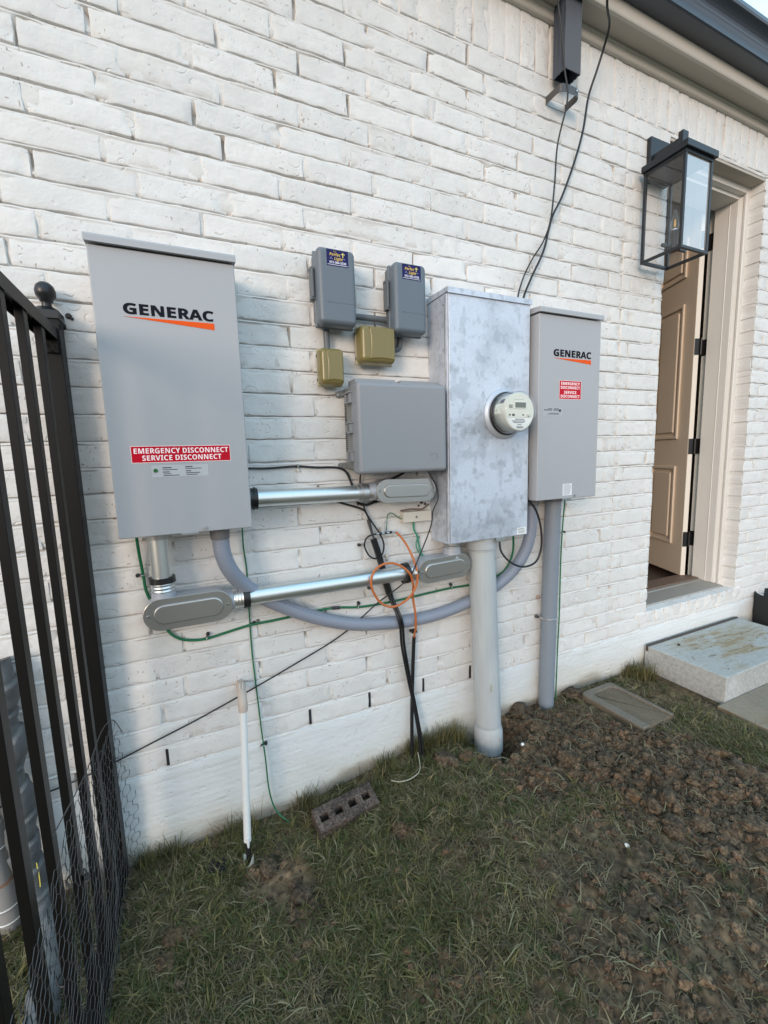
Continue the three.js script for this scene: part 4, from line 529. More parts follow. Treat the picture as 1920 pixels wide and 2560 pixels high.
solo('orange_cable', tube([[0.719, 1.0445, 0.033], [0.736, 1.026, 0.042], [0.751, 0.992, 0.066], [0.762, 0.945, 0.094], [0.772, 0.890, 0.108], [0.767, 0.841, 0.108], [0.741, 0.798, 0.104], [0.702, 0.772, 0.098], [0.664, 0.767, 0.098], [0.623, 0.787, 0.100], [0.594, 0.825, 0.103], [0.578, 0.872, 0.106], [0.589, 0.915, 0.106], [0.622, 0.939, 0.106], [0.664, 0.941, 0.106], [0.706, 0.922, 0.108], [0.739, 0.889, 0.110], [0.758, 0.842, 0.098], [0.775, 0.775, 0.062], [0.785, 0.70, 0.062], [0.790, 0.64, 0.052], [0.7965, 0.596, 0.026], [0.797, 0.575, 0.024]], 0.0046, 260, 10), M.orange, 'orange cable coiled in one loop over the lower conduit', 'cable');
{ const t = thing('cable_sleeve', 'black upright sleeve around the orange cable going into grass', 'sleeve'); part('sleeve', tube([[0.797, 0.590, 0.024], [0.796, 0.574, 0.022], [0.785, 0.406, 0.024], [0.772, 0.24, 0.034], [0.762, 0.071, 0.048], [0.761, -0.03, 0.05]], 0.0078, 60, 10), M.rubber, t); part('clip', rbox(0.783, 0.808, 0.609, 0.618, 0.004, 0.034, 0.002), M.clip, t); }
function ribbon(pts, w, th) { const c = new THREE.CatmullRomCurve3(pts.map((p) => V3(...p)), false, 'centripetal'); const s = new THREE.Shape([[-w / 2, -th / 2], [w / 2, -th / 2], [w / 2, th / 2], [-w / 2, th / 2]].map((p) => new THREE.Vector2(...p))); const P = [], I = [], n = 40; for (let k = 0; k <= n; k++) { const p = c.getPointAt(k / n), t = c.getTangentAt(k / n), b = V3(0, 0, 1).addScaledVector(t, -t.z).normalize(), r = t.clone().cross(b); for (const [x, y] of [[-1, -1], [1, -1], [1, 1], [-1, 1]]) { const q = p.clone().addScaledVector(r, x * w / 2).addScaledVector(b, y * th / 2); P.push(q.x, q.y, q.z); } } for (let k = 0; k < n; k++) for (let e = 0; e < 4; e++) { const a = k * 4 + e, b = k * 4 + (e + 1) % 4; I.push(a, a + 4, b, b, a + 4, b + 4); } I.push(0, 1, 2, 0, 2, 3, n * 4, n * 4 + 2, n * 4 + 1, n * 4, n * 4 + 3, n * 4 + 2); const g = new THREE.BufferGeometry(); g.setAttribute('position', new THREE.Float32BufferAttribute(P, 3)); g.setAttribute('uv', new THREE.Float32BufferAttribute(new Float32Array(P.length / 3 * 2), 2)); g.setIndex(I); const f = g.toNonIndexed(); f.computeVertexNormals(); return f; }
{ const t = thing('flat_cable_guard', 'flat black cable guard with two thin legs slanting into grass', 'cable guard'); part('sleeve', [ribbon([[0.622, 1.026, 0.036], [0.643, 0.965, 0.030], [0.662, 0.900, 0.024], [0.676, 0.842, 0.020], [0.690, 0.79, 0.020]], 0.023, 0.012), tube([[0.611, 1.10, 0.014], [0.618, 1.06, 0.024], [0.628, 1.02, 0.036]], 0.005, 12, 8)], M.rubber, t);
  for (const q of [-1, 1]) part('leg', tube([[0.684 + q * 0.006, 0.83, 0.018], [0.699 + q * 0.006, 0.770, 0.022], [0.717 + q * 0.006, 0.69, 0.060], [0.738 + q * 0.006, 0.57, 0.036], [0.764 + q * 0.005, 0.417, 0.032], [0.786 + q * 0.004, 0.268, 0.044], [0.797 + q * 0.006, 0.12, 0.066], [0.792 + q * 0.008, 0.02, 0.083], [0.79, -0.06, 0.09]], 0.0056, 90, 8), M.rubber, t); }
solo('drop_cable', [tube([[1.40, 3.30, 0.30], [1.425, 3.10, 0.125], [1.462, 2.981, 0.108], [1.487, 2.85, 0.105], [1.512, 2.76, 0.10], [1.514, 2.615, 0.05], [1.522, 2.473, 0.03], [1.503, 2.325, 0.028], [1.467, 2.241, 0.028], [1.400, 2.150, 0.028], [1.353, 2.07, 0.03], [1.322, 1.985, 0.034], [1.316, 1.90, 0.04]], 0.0034, 130, 8)], M.wire, 'thin black drop cable hanging past the cut-off downspout', 'cable', undefined);
solo('drop_cable', [tube([[1.56, 3.34, 0.34], [1.60, 3.06, 0.20], [1.70, 3.05, 0.13], [1.728, 3.02, 0.085], [1.728, 2.96, 0.055], [1.711, 2.873, 0.03], [1.685, 2.73, 0.027], [1.645, 2.61, 0.027], [1.568, 2.436, 0.027], [1.504, 2.335, 0.036], [1.466, 2.20, 0.030], [1.399, 2.08, 0.030], [1.352, 1.985, 0.034], [1.344, 1.90, 0.04]], 0.0046, 130, 8)], M.wire, 'thicker black drop cable swinging down from the eave right of the downspout', 'cable');
solo('looped_cable', [tube([[1.315, 1.76, 0.06], [1.333, 1.70, 0.09], [1.350, 1.66, 0.10], [1.350, 1.60, 0.105], [1.325, 1.55, 0.112], [1.305, 1.47, 0.125], [1.302, 1.405, 0.13], [1.299, 1.329, 0.13], [1.301, 1.22, 0.13], [1.300, 1.15, 0.13], [1.344, 1.10, 0.13], [1.374, 1.035, 0.13], [1.386, 0.955, 0.13], [1.379, 0.900, 0.13], [1.352, 0.859, 0.13], [1.287, 0.846, 0.125], [1.223, 0.875, 0.115], [1.186, 0.925, 0.10], [1.190, 1.00, 0.085]], 0.0044, 200, 9)], M.wire, 'black cable drooping in a loop under the gap between cabinets', 'cable');
{ const t = thing('grounding_bar', 'small cream grounding bar block with green wires beside galvanized cabinet', 'grounding block'); part('block', rbox(0.757, 0.884, 1.076, 1.118, 0.002, 0.034, 0.002), M.barWhite, t); part('screw', cyl([0.814, 1.096, 0.034], [0.814, 1.096, 0.0355], 0.0045, 0.0045, 10), std(0.12, 0.11, 0.1, 0.5), t); part('top_cable', tube([[0.752, 1.124, 0.016], [0.80, 1.1265, 0.016], [0.852, 1.124, 0.016], [0.875, 1.135, 0.012], [0.886, 1.14, 0.01]], 0.0035, 24, 7), std(0.2, 0.15, 0.11, 0.6), t);
  part('mortar_crumbs', [at(new THREE.IcosahedronGeometry(0.008, 0), 0.856, 1.150, 0.004), at(new THREE.IcosahedronGeometry(0.006, 0), 0.872, 1.142, 0.004), at(new THREE.IcosahedronGeometry(0.005, 0), 0.842, 1.137, 0.004)], std(0.10, 0.075, 0.06, 0.9), t).userData.kind = 'stuff'; }
solo('ground_wire', tube([[0.685, 1.052, 0.020], [0.690, 1.081, 0.018], [0.693, 1.109, 0.018], [0.705, 1.119, 0.018], [0.720, 1.114, 0.018], [0.739, 1.098, 0.018], [0.758, 1.09, 0.018]], 0.0018, 50, 7), M.green, 'hair-thin green wire curling from coax connector to grounding bar', 'wire');
solo('ground_wire', [tube([[0.807, 1.078, 0.018], [0.810, 1.043, 0.018], [0.822, 1.018, 0.018], [0.829, 0.987, 0.018], [0.836, 0.955, 0.02], [0.847, 0.920, 0.03]], 0.0038, 50, 8), tube([[0.834, 1.008, 0.02], [0.820, 0.999, 0.022], [0.817, 0.972, 0.022], [0.830, 0.941, 0.024], [0.846, 0.921, 0.03]], 0.0026, 40, 8)], M.greenPale, 'pale green wires from grounding bar down to lower conduit body', 'wire');
function clip(label, x, y, a, z = 0.004, pale = false) { const t = thing('cable_clip', label, 'cable clip', [x, y, z], 'cable clips nailed to the wall'); t.rotation.z = a; part('strap', [at(new THREE.TorusGeometry(0.0065, 0.002, 8, 18), 0, 0, 0.006, Math.PI / 2, 0, 0)], M.zincDull, t); part('nail_head', [cyl([0.015, 0, 0], [0.015, 0, 0.010], 0.0065, 0.0055, 10), rbox(-0.002, 0.017, -0.003, 0.003, 0.001, 0.006, 0.001)], pale ? M.barWhite : M.clip, t); }
clip('clip on thick green wire left of the short upright conduit', -0.162, 0.991, Math.PI); clip('clip on thick green wire below the lower left conduit body', 0.006, 0.745, 1.2); clip('clip on thick green wire where the thin green wire crosses', 0.150, 0.766, 0.2); clip('clip on thick green wire right of its grey splice', 0.557, 0.758, 1.25); clip('clip on thick green wire left of the fat white riser', 0.992, 0.767, 1.7); clip('clip on thin green wire beside the tan elbow', 0.160, 0.298, 0.25); clip('clip on thin green wire beside the grey riser', 1.637, 0.944, 0.1); clip('pale clip on the black cable beside the large cabinet', 0.351, 1.316, -1.6, 0.003, true); clip('clip at the bottom of the small coax loop', 0.588, 1.004, Math.PI); clip('pale clip on the wall just above the lower conduit', 0.690, 0.933, 1.57, 0.003, true);
clip('dark clip on the left of the orange loop', 0.584, 0.850, 2.6, 0.095); { const t = thing('cable_tie', 'small dark tie with white head on right of orange loop', 'cable tie', [0.770, 0.893, 0.113]); part('band', at(new THREE.TorusGeometry(0.008, 0.002, 8, 18), 0, 0, 0, Math.PI / 2, 0, 0), M.clip, t); part('head', rbox(-0.016, -0.004, -0.005, 0.005, -0.002, 0.010, 0.002), M.pvcWhite, t); }
solo('wall_anchor', [cyl([1.492, 0.640, 0], [1.492, 0.640, 0.012], 0.010, 0.008, 9)], std(0.42, 0.30, 0.25, 0.8), 'rusty plug in the wall left of the grey riser', 'anchor');

// ---------------------------------------------------------------- wall lantern
{
  const t = thing('wall_lantern', 'black box wall lantern with clear panes beside the doorway', 'wall lantern'), L = M.lantern;
  const x0 = 2.082, x1 = 2.282, y0 = 2.232, y1 = 2.632, z0 = 0.036, z1 = 0.228, b = 0.0125;
  part('back_plate', rbox(2.142, 2.284, 2.630, 2.826, 0.002, 0.024, 0.002), L, t);
  part('roof', [rbox(x0 - 0.013, x1 + 0.013, y1 + 0.006, y1 + 0.034, z0 - 0.006, z1 + 0.014, 0.002), rbox(x0 - 0.001, x1 + 0.001, y1 - 0.008, y1 + 0.006, z0 - 0.001, z1 + 0.001, 0.001)], L, t);
  part('arm', [rbox(2.158, 2.182, 2.722, 2.746, 0.02, 0.158, 0.002), rbox(2.150, 2.190, 2.664, 2.766, 0.145, 0.168, 0.002)], L, t);
  for (const x of [x0, x1 - b]) for (const z of [z0, z1 - b]) part('frame_post', rbox(x, x + b, y0 + b, y1 - 0.0085, z, z + b, 0.001), L, t);
  part('base_frame', [rbox(x0, x1, y0, y0 + b, z1 - b, z1, 0.001), rbox(x0, x1, y0, y0 + b, z0, z0 + b, 0.001), rbox(x0, x0 + b, y0, y0 + b, z0 + b, z1 - b, 0.001), rbox(x1 - b, x1, y0, y0 + b, z0 + b, z1 - b, 0.001)], L, t);
  const pane = (g, m = M.paneSide) => part('glass_pane', g, m, t); const q = 0.006, H = y1 - y0 - b - 0.010, my = (y0 + b + y1 - 0.009) / 2;
  pane(new THREE.PlaneGeometry(x1 - x0 - 2 * b, H).translate((x0 + x1) / 2, my, z1 - q), M.pane); pane(new THREE.PlaneGeometry(z1 - z0 - 2 * b, H).rotateY(-Math.PI / 2).translate(x0 + q, my, (z0 + z1) / 2)); pane(new THREE.PlaneGeometry(z1 - z0 - 2 * b, H).rotateY(Math.PI / 2).translate(x1 - q, my, (z0 + z1) / 2));
  const cx = (x0 + x1) / 2, cz = (z0 + z1) / 2; part('socket_bar', [rbox(x0 + b, x1 - b, y0 + 0.045, y0 + 0.058, cz - 0.006, cz + 0.006, 0.001), cyl([cx, y0 + 0.04, cz], [cx, y0 + 0.060, cz], 0.026, 0.026)], L, t); part('candle_sleeve', cyl([cx, y0 + 0.058, cz], [cx, y0 + 0.128, cz], 0.0135), M.socket, t);
  part('bulb', at(lathe([[0.0001, 0.097], [0.003, 0.090], [0.007, 0.072], [0.0135, 0.048], [0.0175, 0.030], [0.0165, 0.014], [0.011, 0.003], [0.010, 0]], 26), cx, y0 + 0.128, cz), M.bulb, t);
  part('filament', [cyl([cx - 0.004, y0 + 0.145, cz], [cx - 0.003, y0 + 0.178, cz], 0.0022, 0.0022, 8), cyl([cx + 0.004, y0 + 0.145, cz], [cx + 0.003, y0 + 0.178, cz], 0.0022, 0.0022, 8)], M.filament, t); part('bulb_base', cyl([cx, y0 + 0.126, cz], [cx, y0 + 0.136, cz], 0.0115, 0.0105, 18), M.steel, t);
}

// ---------------------------------------------------------------- iron fence
{
  const t = thing('iron_fence', 'black iron picket fence meeting the wall left of the large cabinet', 'fence');
  part('post', rbox(-0.3445, -0.2915, -0.3, 1.752, 0.012, 0.064, 0.0015), M.iron, t);
  const cap = part('post_cap', [rbox(-0.3485, -0.2875, 1.735, 1.758, 0.008, 0.068, 0.002), at(new THREE.CylinderGeometry(0.018, 0.0415, 0.013, 4).rotateY(Math.PI / 4), -0.318, 1.764, 0.038)], M.ironCap, t); part('ball_finial', [at(lathe([[0.0001, 0.066], [0.012, 0.0635], [0.0205, 0.055], [0.0243, 0.042], [0.0225, 0.029], [0.015, 0.0185], [0.0155, 0.0145], [0.011, 0.012], [0.012, 0.0]], 32), -0.318, 1.770, 0.038)], M.ironCap, cap);
  part('top_rail', [rbox(-0.3365, -0.2965, 1.704, 1.712, 0.066, 2.6, 0.001), rbox(-0.2995, -0.2965, 1.680, 1.7045, 0.066, 2.6, 0.0008), rbox(-0.3365, -0.3335, 1.680, 1.7045, 0.066, 2.6, 0.0008)], M.iron, t); part('middle_rail', [rbox(-0.3365, -0.2965, 0.03, 0.038, 0.066, 2.6, 0.001), rbox(-0.2995, -0.2965, 0.006, 0.0305, 0.066, 2.6, 0.0008)], M.iron, t);
  part('rail_bracket', [rbox(-0.336, -0.297, 1.645, 1.680, 0.064, 0.072, 0.001), tube([[-0.322, 1.668, 0.075], [-0.320, 1.650, 0.085], [-0.306, 1.646, 0.085], [-0.302, 1.662, 0.078]], 0.0018, 16, 6)], M.iron, t);
  for (let k = 0; k < 17; k++) { const z = 0.170 + k * 0.1275; part('picket', rbox(-0.3165, -0.3005, -0.04, 1.7035, z, z + 0.027, 0.001), M.iron, t); }
  part('wall_bracket', [rbox(-0.330, -0.300, 1.700, 1.730, 0.001, 0.012, 0.001), cyl([-0.288, 1.725, 0.03], [-0.282, 1.725, 0.03], 0.008, 0.007, 8)], M.iron, t);
}
solo('wall_plug', [cyl([-0.2785, 1.763, 0.0], [-0.2785, 1.763, 0.009], 0.009, 0.006, 7), cyl([-0.271, 1.757, 0.0], [-0.271, 1.756, 0.006], 0.005, 0.004, 6)], std(0.06, 0.05, 0.05, 0.8), 'dark broken plug in the wall right of the fence post', 'anchor');
{ // wire netting tied to the foot of the fence
  const R = rng(31), path = new THREE.CatmullRomCurve3([V3(-0.2855, 0, 0.95), V3(-0.289, 0, 0.62), V3(-0.286, 0, 0.35), V3(-0.288, 0, 0.15), V3(-0.279, 0, 0.055), V3(-0.262, 0, 0.028), V3(-0.246, 0, 0.02)], false, 'centripetal'), LN = path.getLength(), gs = [], a = 0.0165, hx = a * Math.sqrt(3), topAt = (s) => { const q = s / LN; return 0.60 - 0.05 * Math.sin(q * 9) * q - 0.30 * sstep(0.955, 1.0, q); };
  const at3 = (s, y) => { const p = path.getPointAt(clamp(s / LN)); const w = (fbm(s * 14, y * 14, 0, 2, 7) - 0.5); return [p.x + w * 0.016, y - 0.0 + (fbm(s * 11 + 4, y * 9, 0, 2, 8) - 0.5) * 0.02, p.z + (fbm(s * 12 + 9, y * 12, 0, 2, 9) - 0.5) * 0.016]; };
  for (let j = -2; j < 28; j++) for (let i = 0; i < Math.ceil(LN / hx) + 1; i++) {
    const cx = (i + (j & 1 ? 0.5 : 0)) * hx, cy = j * a * 1.5, n = (k) => [cx + Math.sin(k * Math.PI / 3) * a, cy + Math.cos(k * Math.PI / 3) * a];
    for (const k of [0, 1, 2]) { const [s0, y0] = n(k), [s1, y1] = n(k + 1); if (s0 < 0 || s1 < 0 || s0 > LN || s1 > LN || Math.max(y0, y1) > topAt(Math.max(s0, s1)) || R() < 0.012) continue; const g = cyl(at3(s0, y0), at3(s1, y1), k === 1 ? 0.00095 : 0.0006, k === 1 ? 0.00095 : 0.0006, 4, true); gs.push(g); }
  }
  const t = thing('wire_netting', 'rusty grey chicken wire netting tied to the foot of the fence', 'netting'); part('mesh_wire', gs, M.chicken, t).userData.kind = 'stuff'; part('selvage', tube([[-0.286, 0.66, 0.62], [-0.289, 0.60, 0.35], [-0.288, 0.585, 0.14], [-0.277, 0.56, 0.06], [-0.262, 0.50, 0.035]], 0.0013, 60, 5), M.chicken, t); part('tie', [at(new THREE.TorusGeometry(0.019, 0.0024, 6, 16), -0.317, 0.39, 0.42, Math.PI / 2, 0, 0), at(new THREE.IcosahedronGeometry(0.008, 1), -0.294, 0.395, 0.435), at(new THREE.TorusGeometry(0.019, 0.0024, 6, 16), -0.317, 0.28, 0.545, Math.PI / 2, 0, 0)], M.rubber, t);
}
{ // tape-wrapped pipe bundle and grey drain behind the fence
  const pts = [V3(-0.545, 0.80, 0.035), V3(-0.528, 0.72, 0.05), V3(-0.545, 0.62, 0.055), V3(-0.520, 0.56, 0.06), V3(-0.545, 0.48, 0.06), V3(-0.522, 0.38, 0.07), V3(-0.528, 0.28, 0.075), V3(-0.515, 0.16, 0.085), V3(-0.500, 0.07, 0.11), V3(-0.465, 0.03, 0.17), V3(-0.445, 0.015, 0.26), V3(-0.44, 0.005, 0.42), V3(-0.44, 0.0, 0.7)], c = new THREE.CatmullRomCurve3(pts, false, 'centripetal'), g = new THREE.TubeGeometry(c, 260, 0.034, 22, false), p = g.attributes.position, n = g.attributes.normal;
  for (let i = 0; i < p.count; i++) { const ring = Math.floor(i / 23), th = (i % 23) / 22 * 6.283, s = ring / 260; const saw = ((s * 17 + th / 6.283) % 1), k = 0.010 * Math.pow(1 - saw, 0.6) - 0.004 + (fbm(s * 40, th, 0, 2, 5) - 0.5) * 0.012; p.setXYZ(i, p.getX(i) + n.getX(i) * k, p.getY(i) + n.getY(i) * k, p.getZ(i) + n.getZ(i) * k); } g.computeVertexNormals();
  const t = thing('wrapped_pipe', 'lumpy grey tape wrapped pipe bundle standing behind the fence', 'pipe'); part('wrapping', g, M.wrap, t); part('yellow_wire', [tube([[-0.496, 0.205, 0.10], [-0.490, 0.17, 0.112], [-0.489, 0.14, 0.118]], 0.0014, 12, 5), tube([[-0.425, 0.035, 0.23], [-0.425, 0.028, 0.27]], 0.0014, 6, 5)], M.yellow, t);
  const d = thing('drain_stack', 'pale grey plastic pipe with rusty couplings at the photo edge behind the fence', 'pipe'); part('pipe', cyl([-0.615, 0.42, 0.045], [-0.585, -0.1, 0.055], 0.027, 0.027, 24), M.pvcGrey, d); for (const [y, h] of [[0.33, 0.07], [0.145, 0.075], [0.06, 0.035]]) { const x = lerp(-0.615, -0.585, (0.42 - y) / 0.52); part('coupling', [cyl([x, y, 0.047], [x + h * 0.06, y - h, 0.048], 0.034, 0.034, 26)], M.pvcGrey, d); part('bright_ring', at(new THREE.TorusGeometry(0.0335, 0.0022, 8, 30), x + h * 0.06, y - h, 0.048, Math.PI / 2, 0, 0), M.pvcWhite, d); } part('rust_stain', [cyl([-0.599, 0.151, 0.049], [-0.5985, 0.1445, 0.049], 0.028, 0.0335, 24)], M.rust, d); part('rust_stain', [cyl([-0.612, 0.39, 0.046], [-0.609, 0.35, 0.046], 0.0275, 0.0275, 24)], M.rust, d);
}

// ---------------------------------------------------------------- ground
{
  const x0 = -1.9, x1 = 5.2, z1 = 3.6, nx = 430, nz = 240, P = [], C = [], UV = [], I = [];
  const zs = []; for (let j = 0; j <= nz; j++) { const t = j / nz; zs.push(0.004 + z1 * (0.45 * t + 0.55 * t * t)); } const xs = []; for (let i = 0; i <= nx; i++) xs.push(x0 + (x1 - x0) * i / nx);
  for (const z of zs) for (const x of xs) {
    const edge = Math.max(sstep(3.0, 3.6, z), sstep(4.4, 5.2, x), sstep(-1.3, -1.9, x)); P.push(x, lerp(groundY(x, z), -0.05, edge), z); UV.push(x, z);
    const s = soilMask(x, z), n = fbm(x * 5, z * 5, 0, 3, 140), k = 0.75 + n * 0.5; const soil = [0.180, 0.125, 0.078], thatch = [0.150, 0.110, 0.060]; C.push(...soil.map((v, q) => lerp(thatch[q], v, s) * k));
  }
  const w = nx + 1; for (let j = 0; j < nz; j++) for (let i = 0; i < nx; i++) { const a = j * w + i; I.push(a, a + w, a + 1, a + 1, a + w, a + w + 1); }
  const g = new THREE.BufferGeometry(); g.setAttribute('position', new THREE.Float32BufferAttribute(P, 3)); g.setAttribute('uv', new THREE.Float32BufferAttribute(UV, 2)); g.setAttribute('color', new THREE.Float32BufferAttribute(C, 3)); g.setIndex(I); g.computeVertexNormals();
  const m = new THREE.MeshStandardMaterial({ vertexColors: true, map: T_soil, bumpMap: T_soilBump, bumpScale: 0.012, roughness: 0.95 }); m.color.setRGB(1.9, 1.9, 1.9);
  const o = shade(new THREE.Mesh(g, m)); o.name = 'ground'; o.userData.kind = 'structure'; scene.add(o);
  const far = shade(new THREE.Mesh(new THREE.CircleGeometry(250, 64).rotateX(-Math.PI / 2).translate(0, -0.06, 0), std(0.055, 0.055, 0.03, 0.95))); far.name = 'lawn'; far.userData.kind = 'structure'; scene.add(far);
}
const slabStain = (() => { const S = tex(1024, (u, v) => { // pale concrete, muddy scuffs towards the middle
  const a = fbm(u * 6, v * 6, 6, 4, 151), b = fbm(u * 9 + v * 5, v * 34 - u * 6, 0, 4, 153), c = fbm(u * 60, v * 60, 60, 2, 155), mid = sstep(0.0, 0.32, u) * sstep(1.05, 0.7, u) * sstep(0.02, 0.35, v) * sstep(0.99, 0.85, v); const mud = clamp(sstep(0.36, 0.56, a) * mid * (0.45 + 0.9 * sstep(0.40, 0.60, b))); const dk = sstep(0.70, 0.8, b) * mid * 0.6; const k = 0.84 + (a - 0.5) * 0.1 + (c - 0.5) * 0.1; return [lerp(lerp(k, 0.74, mud), 0.46, dk), lerp(lerp(k, 0.66, mud), 0.39, dk), lerp(lerp(k * 0.99, 0.54, mud), 0.31, dk)]; }, true); return S; })();
{ // front step and the walk below
  const st = thing('concrete_step', 'pale concrete step block with muddy scuffs below the door', 'step'); part('block', metricUV(prep(rbox(2.302, 3.202, -0.082, 0.2155, 0.0135, 0.4255, 0.004)), 1.1), std(0.60, 0.61, 0.61, 0.8, 0, { map: T_conc, bumpMap: T_soilBump, bumpScale: 0.0012 }), st);
  const g = prep(new RoundedBoxGeometry(0.902, 0.008, 0.414, 3, 0.0038).translate(2.752, 0.2145, 0.2195)), uv = g.attributes.uv, p = g.attributes.position; for (let i = 0; i < p.count; i++) uv.setXY(i, (p.getX(i) - 2.30) / 0.9 * 0.98 + 0.01, p.getZ(i) / 0.44);
  part('tread', g, std(0.60, 0.61, 0.60, 0.8, 0, { map: slabStain, bumpMap: T_soilBump, bumpScale: 0.001 }), st);
  { const R = rng(71), cr = []; for (let k = 0; k < 70; k++) { const q = 0.0015 + R() * R() * 0.004; cr.push(at(new THREE.TetrahedronGeometry(q), 2.36 + R() * 0.8, 0.2185 + q * 0.3, 0.06 + R() * 0.34, R() * 6, R() * 6, 0)); } cr.push(at(new THREE.IcosahedronGeometry(0.012, 0).scale(1.6, 0.35, 0.7), 2.47, 0.221, 0.10, 0, 0.5, 0)); part('mud_crumbs', cr, M.clod, st).userData.kind = 'stuff'; }
  part('expansion_joint', rbox(2.30, 3.20, 0.19, 0.226, 0.0195, 0.0345, 0.002), std(0.07, 0.055, 0.048, 0.9), st);
  const w = struct('walkway', metricUV(prep(rbox(2.235, 3.35, -0.1, 0.094, 0.426, 2.2, 0.006)), 1.3, 0.2, 0.4), std(0.38, 0.315, 0.24, 0.85, 0, { map: slabStain, bumpMap: T_soilBump, bumpScale: 0.002 }));
}
{ // splash block
  const t = thing('splash_block', 'grey concrete splash block with worn tray lying by the wall', 'splash block', [1.835, 0.074, 0.235]); t.rotation.set(0.02, 0.06, -0.03);
  const s = new THREE.Shape(), W = 0.118, D = 0.16; s.moveTo(-W + 0.01, -D); s.lineTo(W - 0.03, -D); s.quadraticCurveTo(W, -D, W, -D + 0.03); s.lineTo(W, D); s.lineTo(-W, D); s.lineTo(-W, -D + 0.03); s.quadraticCurveTo(-W, -D, -W + 0.03, -D);
  const rim = new THREE.Shape(); rim.moveTo(-W + 0.03, -D); rim.lineTo(W - 0.03, -D); rim.quadraticCurveTo(W, -D, W, -D + 0.03); rim.lineTo(W, D); rim.lineTo(W - 0.020, D); rim.lineTo(W - 0.022, -D + 0.06); rim.quadraticCurveTo(W - 0.03, -D + 0.035, W - 0.06, -D + 0.034); rim.lineTo(-W + 0.07, -D + 0.034); rim.quadraticCurveTo(-W + 0.05, -D + 0.036, -W + 0.048, -D + 0.06); rim.lineTo(-W + 0.052, D); rim.lineTo(-W, D); rim.lineTo(-W, -D + 0.03); rim.quadraticCurveTo(-W, -D, -W + 0.03, -D);
  const A = extr(s, 0.034, 0.004), B = extr(rim, 0.014, 0.006, 4).translate(0, 0, 0.030); for (const g of [A, B]) { g.rotateX(Math.PI / 2); g.scale(1, -1, 1); }
  const fix = (g) => { g = prep(g); const p = g.attributes.position; for (let i = 0; i < p.count; i += 3) for (let k = 0; k < 3; k++) { const a = p.getComponent(i + 1, k), b = p.getComponent(i + 2, k); p.setComponent(i + 1, k, b); p.setComponent(i + 2, k, a); } g.computeVertexNormals(); return metricUV(g, 2); };
  part('tray', fix(A), std(0.235, 0.178, 0.125, 0.9, 0, { map: T_conc, bumpMap: T_soilBump, bumpScale: 0.004 }), t); part('rim', fix(B), M.splash, t);
}
{ // cored brick lying by the foundation
  const t = thing('cored_brick', 'reddish cored brick lying in the grass against the foundation', 'brick', [0.428, 0.006, 0.138]); t.rotation.set(0.30, 0.10, 0.02);
  const s = new THREE.Shape([[-0.118, -0.045], [0.118, -0.045], [0.118, 0.045], [-0.118, 0.045]].map((p) => new THREE.Vector2(...p))); for (const x of [-0.085, -0.029, 0.027, 0.083]) s.holes.push(new THREE.Path([[x - 0.016, -0.013], [x - 0.016, 0.013], [x + 0.016, 0.013], [x + 0.016, -0.013]].map((p) => new THREE.Vector2(...p))));
  const g = extr(s, 0.058, 0.0025, 2); g.rotateX(-Math.PI / 2); const p = prep(metricUV(g, 3)); part('body', p, M.coredBrick, t); part('core_floor', rbox(-0.112, 0.112, 0.004, 0.012, -0.03, 0.03, 0.001), M.coreHole, t);
}
const clodGeo = (seed, r, det = 2) => { const g = mergeVertices(new THREE.IcosahedronGeometry(r, det).deleteAttribute('normal').deleteAttribute('uv')), p = g.attributes.position, R = rng(seed), sq = [0.8 + R() * 0.5, 0.55 + R() * 0.35, 0.8 + R() * 0.5]; for (let i = 0; i < p.count; i++) { const x = p.getX(i), y = p.getY(i), z = p.getZ(i), n = fbm((x + z * 0.7) / r * 1.3 + seed, (y - z * 0.6) / r * 1.3, 0, 3, seed), m = vnoise(x / r * 3 + 7, (y + z) / r * 3 + seed, 0, seed + 3); const k = 0.48 + (1 - Math.abs(2 * n - 1)) * 0.40 + n * 0.25 + (m - 0.5) * 0.62; p.setXYZ(i, x * k * sq[0], y * k * sq[1], z * k * sq[2]); } if (r === 1) { const f = g.toNonIndexed(); f.computeVertexNormals(); return metricUV(f, 0.05, R(), R()); } g.computeVertexNormals(); return metricUV(g, 3, R(), R()); };
{ // single clods one can point at
  const put = (label, x, z, r, seed, mat, group, lift = 0.25) => { const o = solo('soil_clod', clodGeo(seed, r, 3), mat, label, 'clod', group); o.position.set(x, groundY(x, z) + r * lift, z); o.rotation.y = seed; };
  put('brown clod resting on top of the soil beside the grey riser', 1.705, 0.045, 0.052, 3, M.clod); put('reddish clod against the left of the fat white riser', 1.035, 0.115, 0.036, 5, M.clodOrange); put('pair sized brown clod right of the black cable guard', 0.868, 0.150, 0.046, 7, M.clod); put('brown clod between cable guard and fat white riser', 0.955, 0.165, 0.036, 11, M.clodOrange); put('orange brown clod in the grass nearest the fence', -0.148, 0.31, 0.034, 13, M.clodOrange); put('flatter orange clod just in front of the other near the fence', -0.178, 0.365, 0.030, 17, M.clodOrange, undefined, 0.1);
  put('pale brown broken clod beside the thin white drain pipe', 0.128, 0.215, 0.034, 19, M.clod); put('brown clod in the bare patch left of the drain pipe foot', 0.21, 0.335, 0.032, 23, M.clod);
  const R = rng(404), lab = 'brown clay clod among the loose clods of the dug soil heap'; let k = 0; while (k < 34) { const x = 1.02 + R() * 0.95, z = 0.03 + R() * 0.85; if (soilMask(x, z) < 0.75 || (x > 1.68 && z < 0.42) || Math.hypot(x - 1.135, z - 0.09) < 0.12 || Math.hypot(x - 1.52, z - 0.05) < 0.07) continue; put(lab, x, z, 0.016 + R() * R() * 0.040, 50 + k * 3, R() < 0.75 ? M.clod : M.clodOrange, 'clods of the dug soil heap', 0.1 + R() * 0.25); k++; }
}
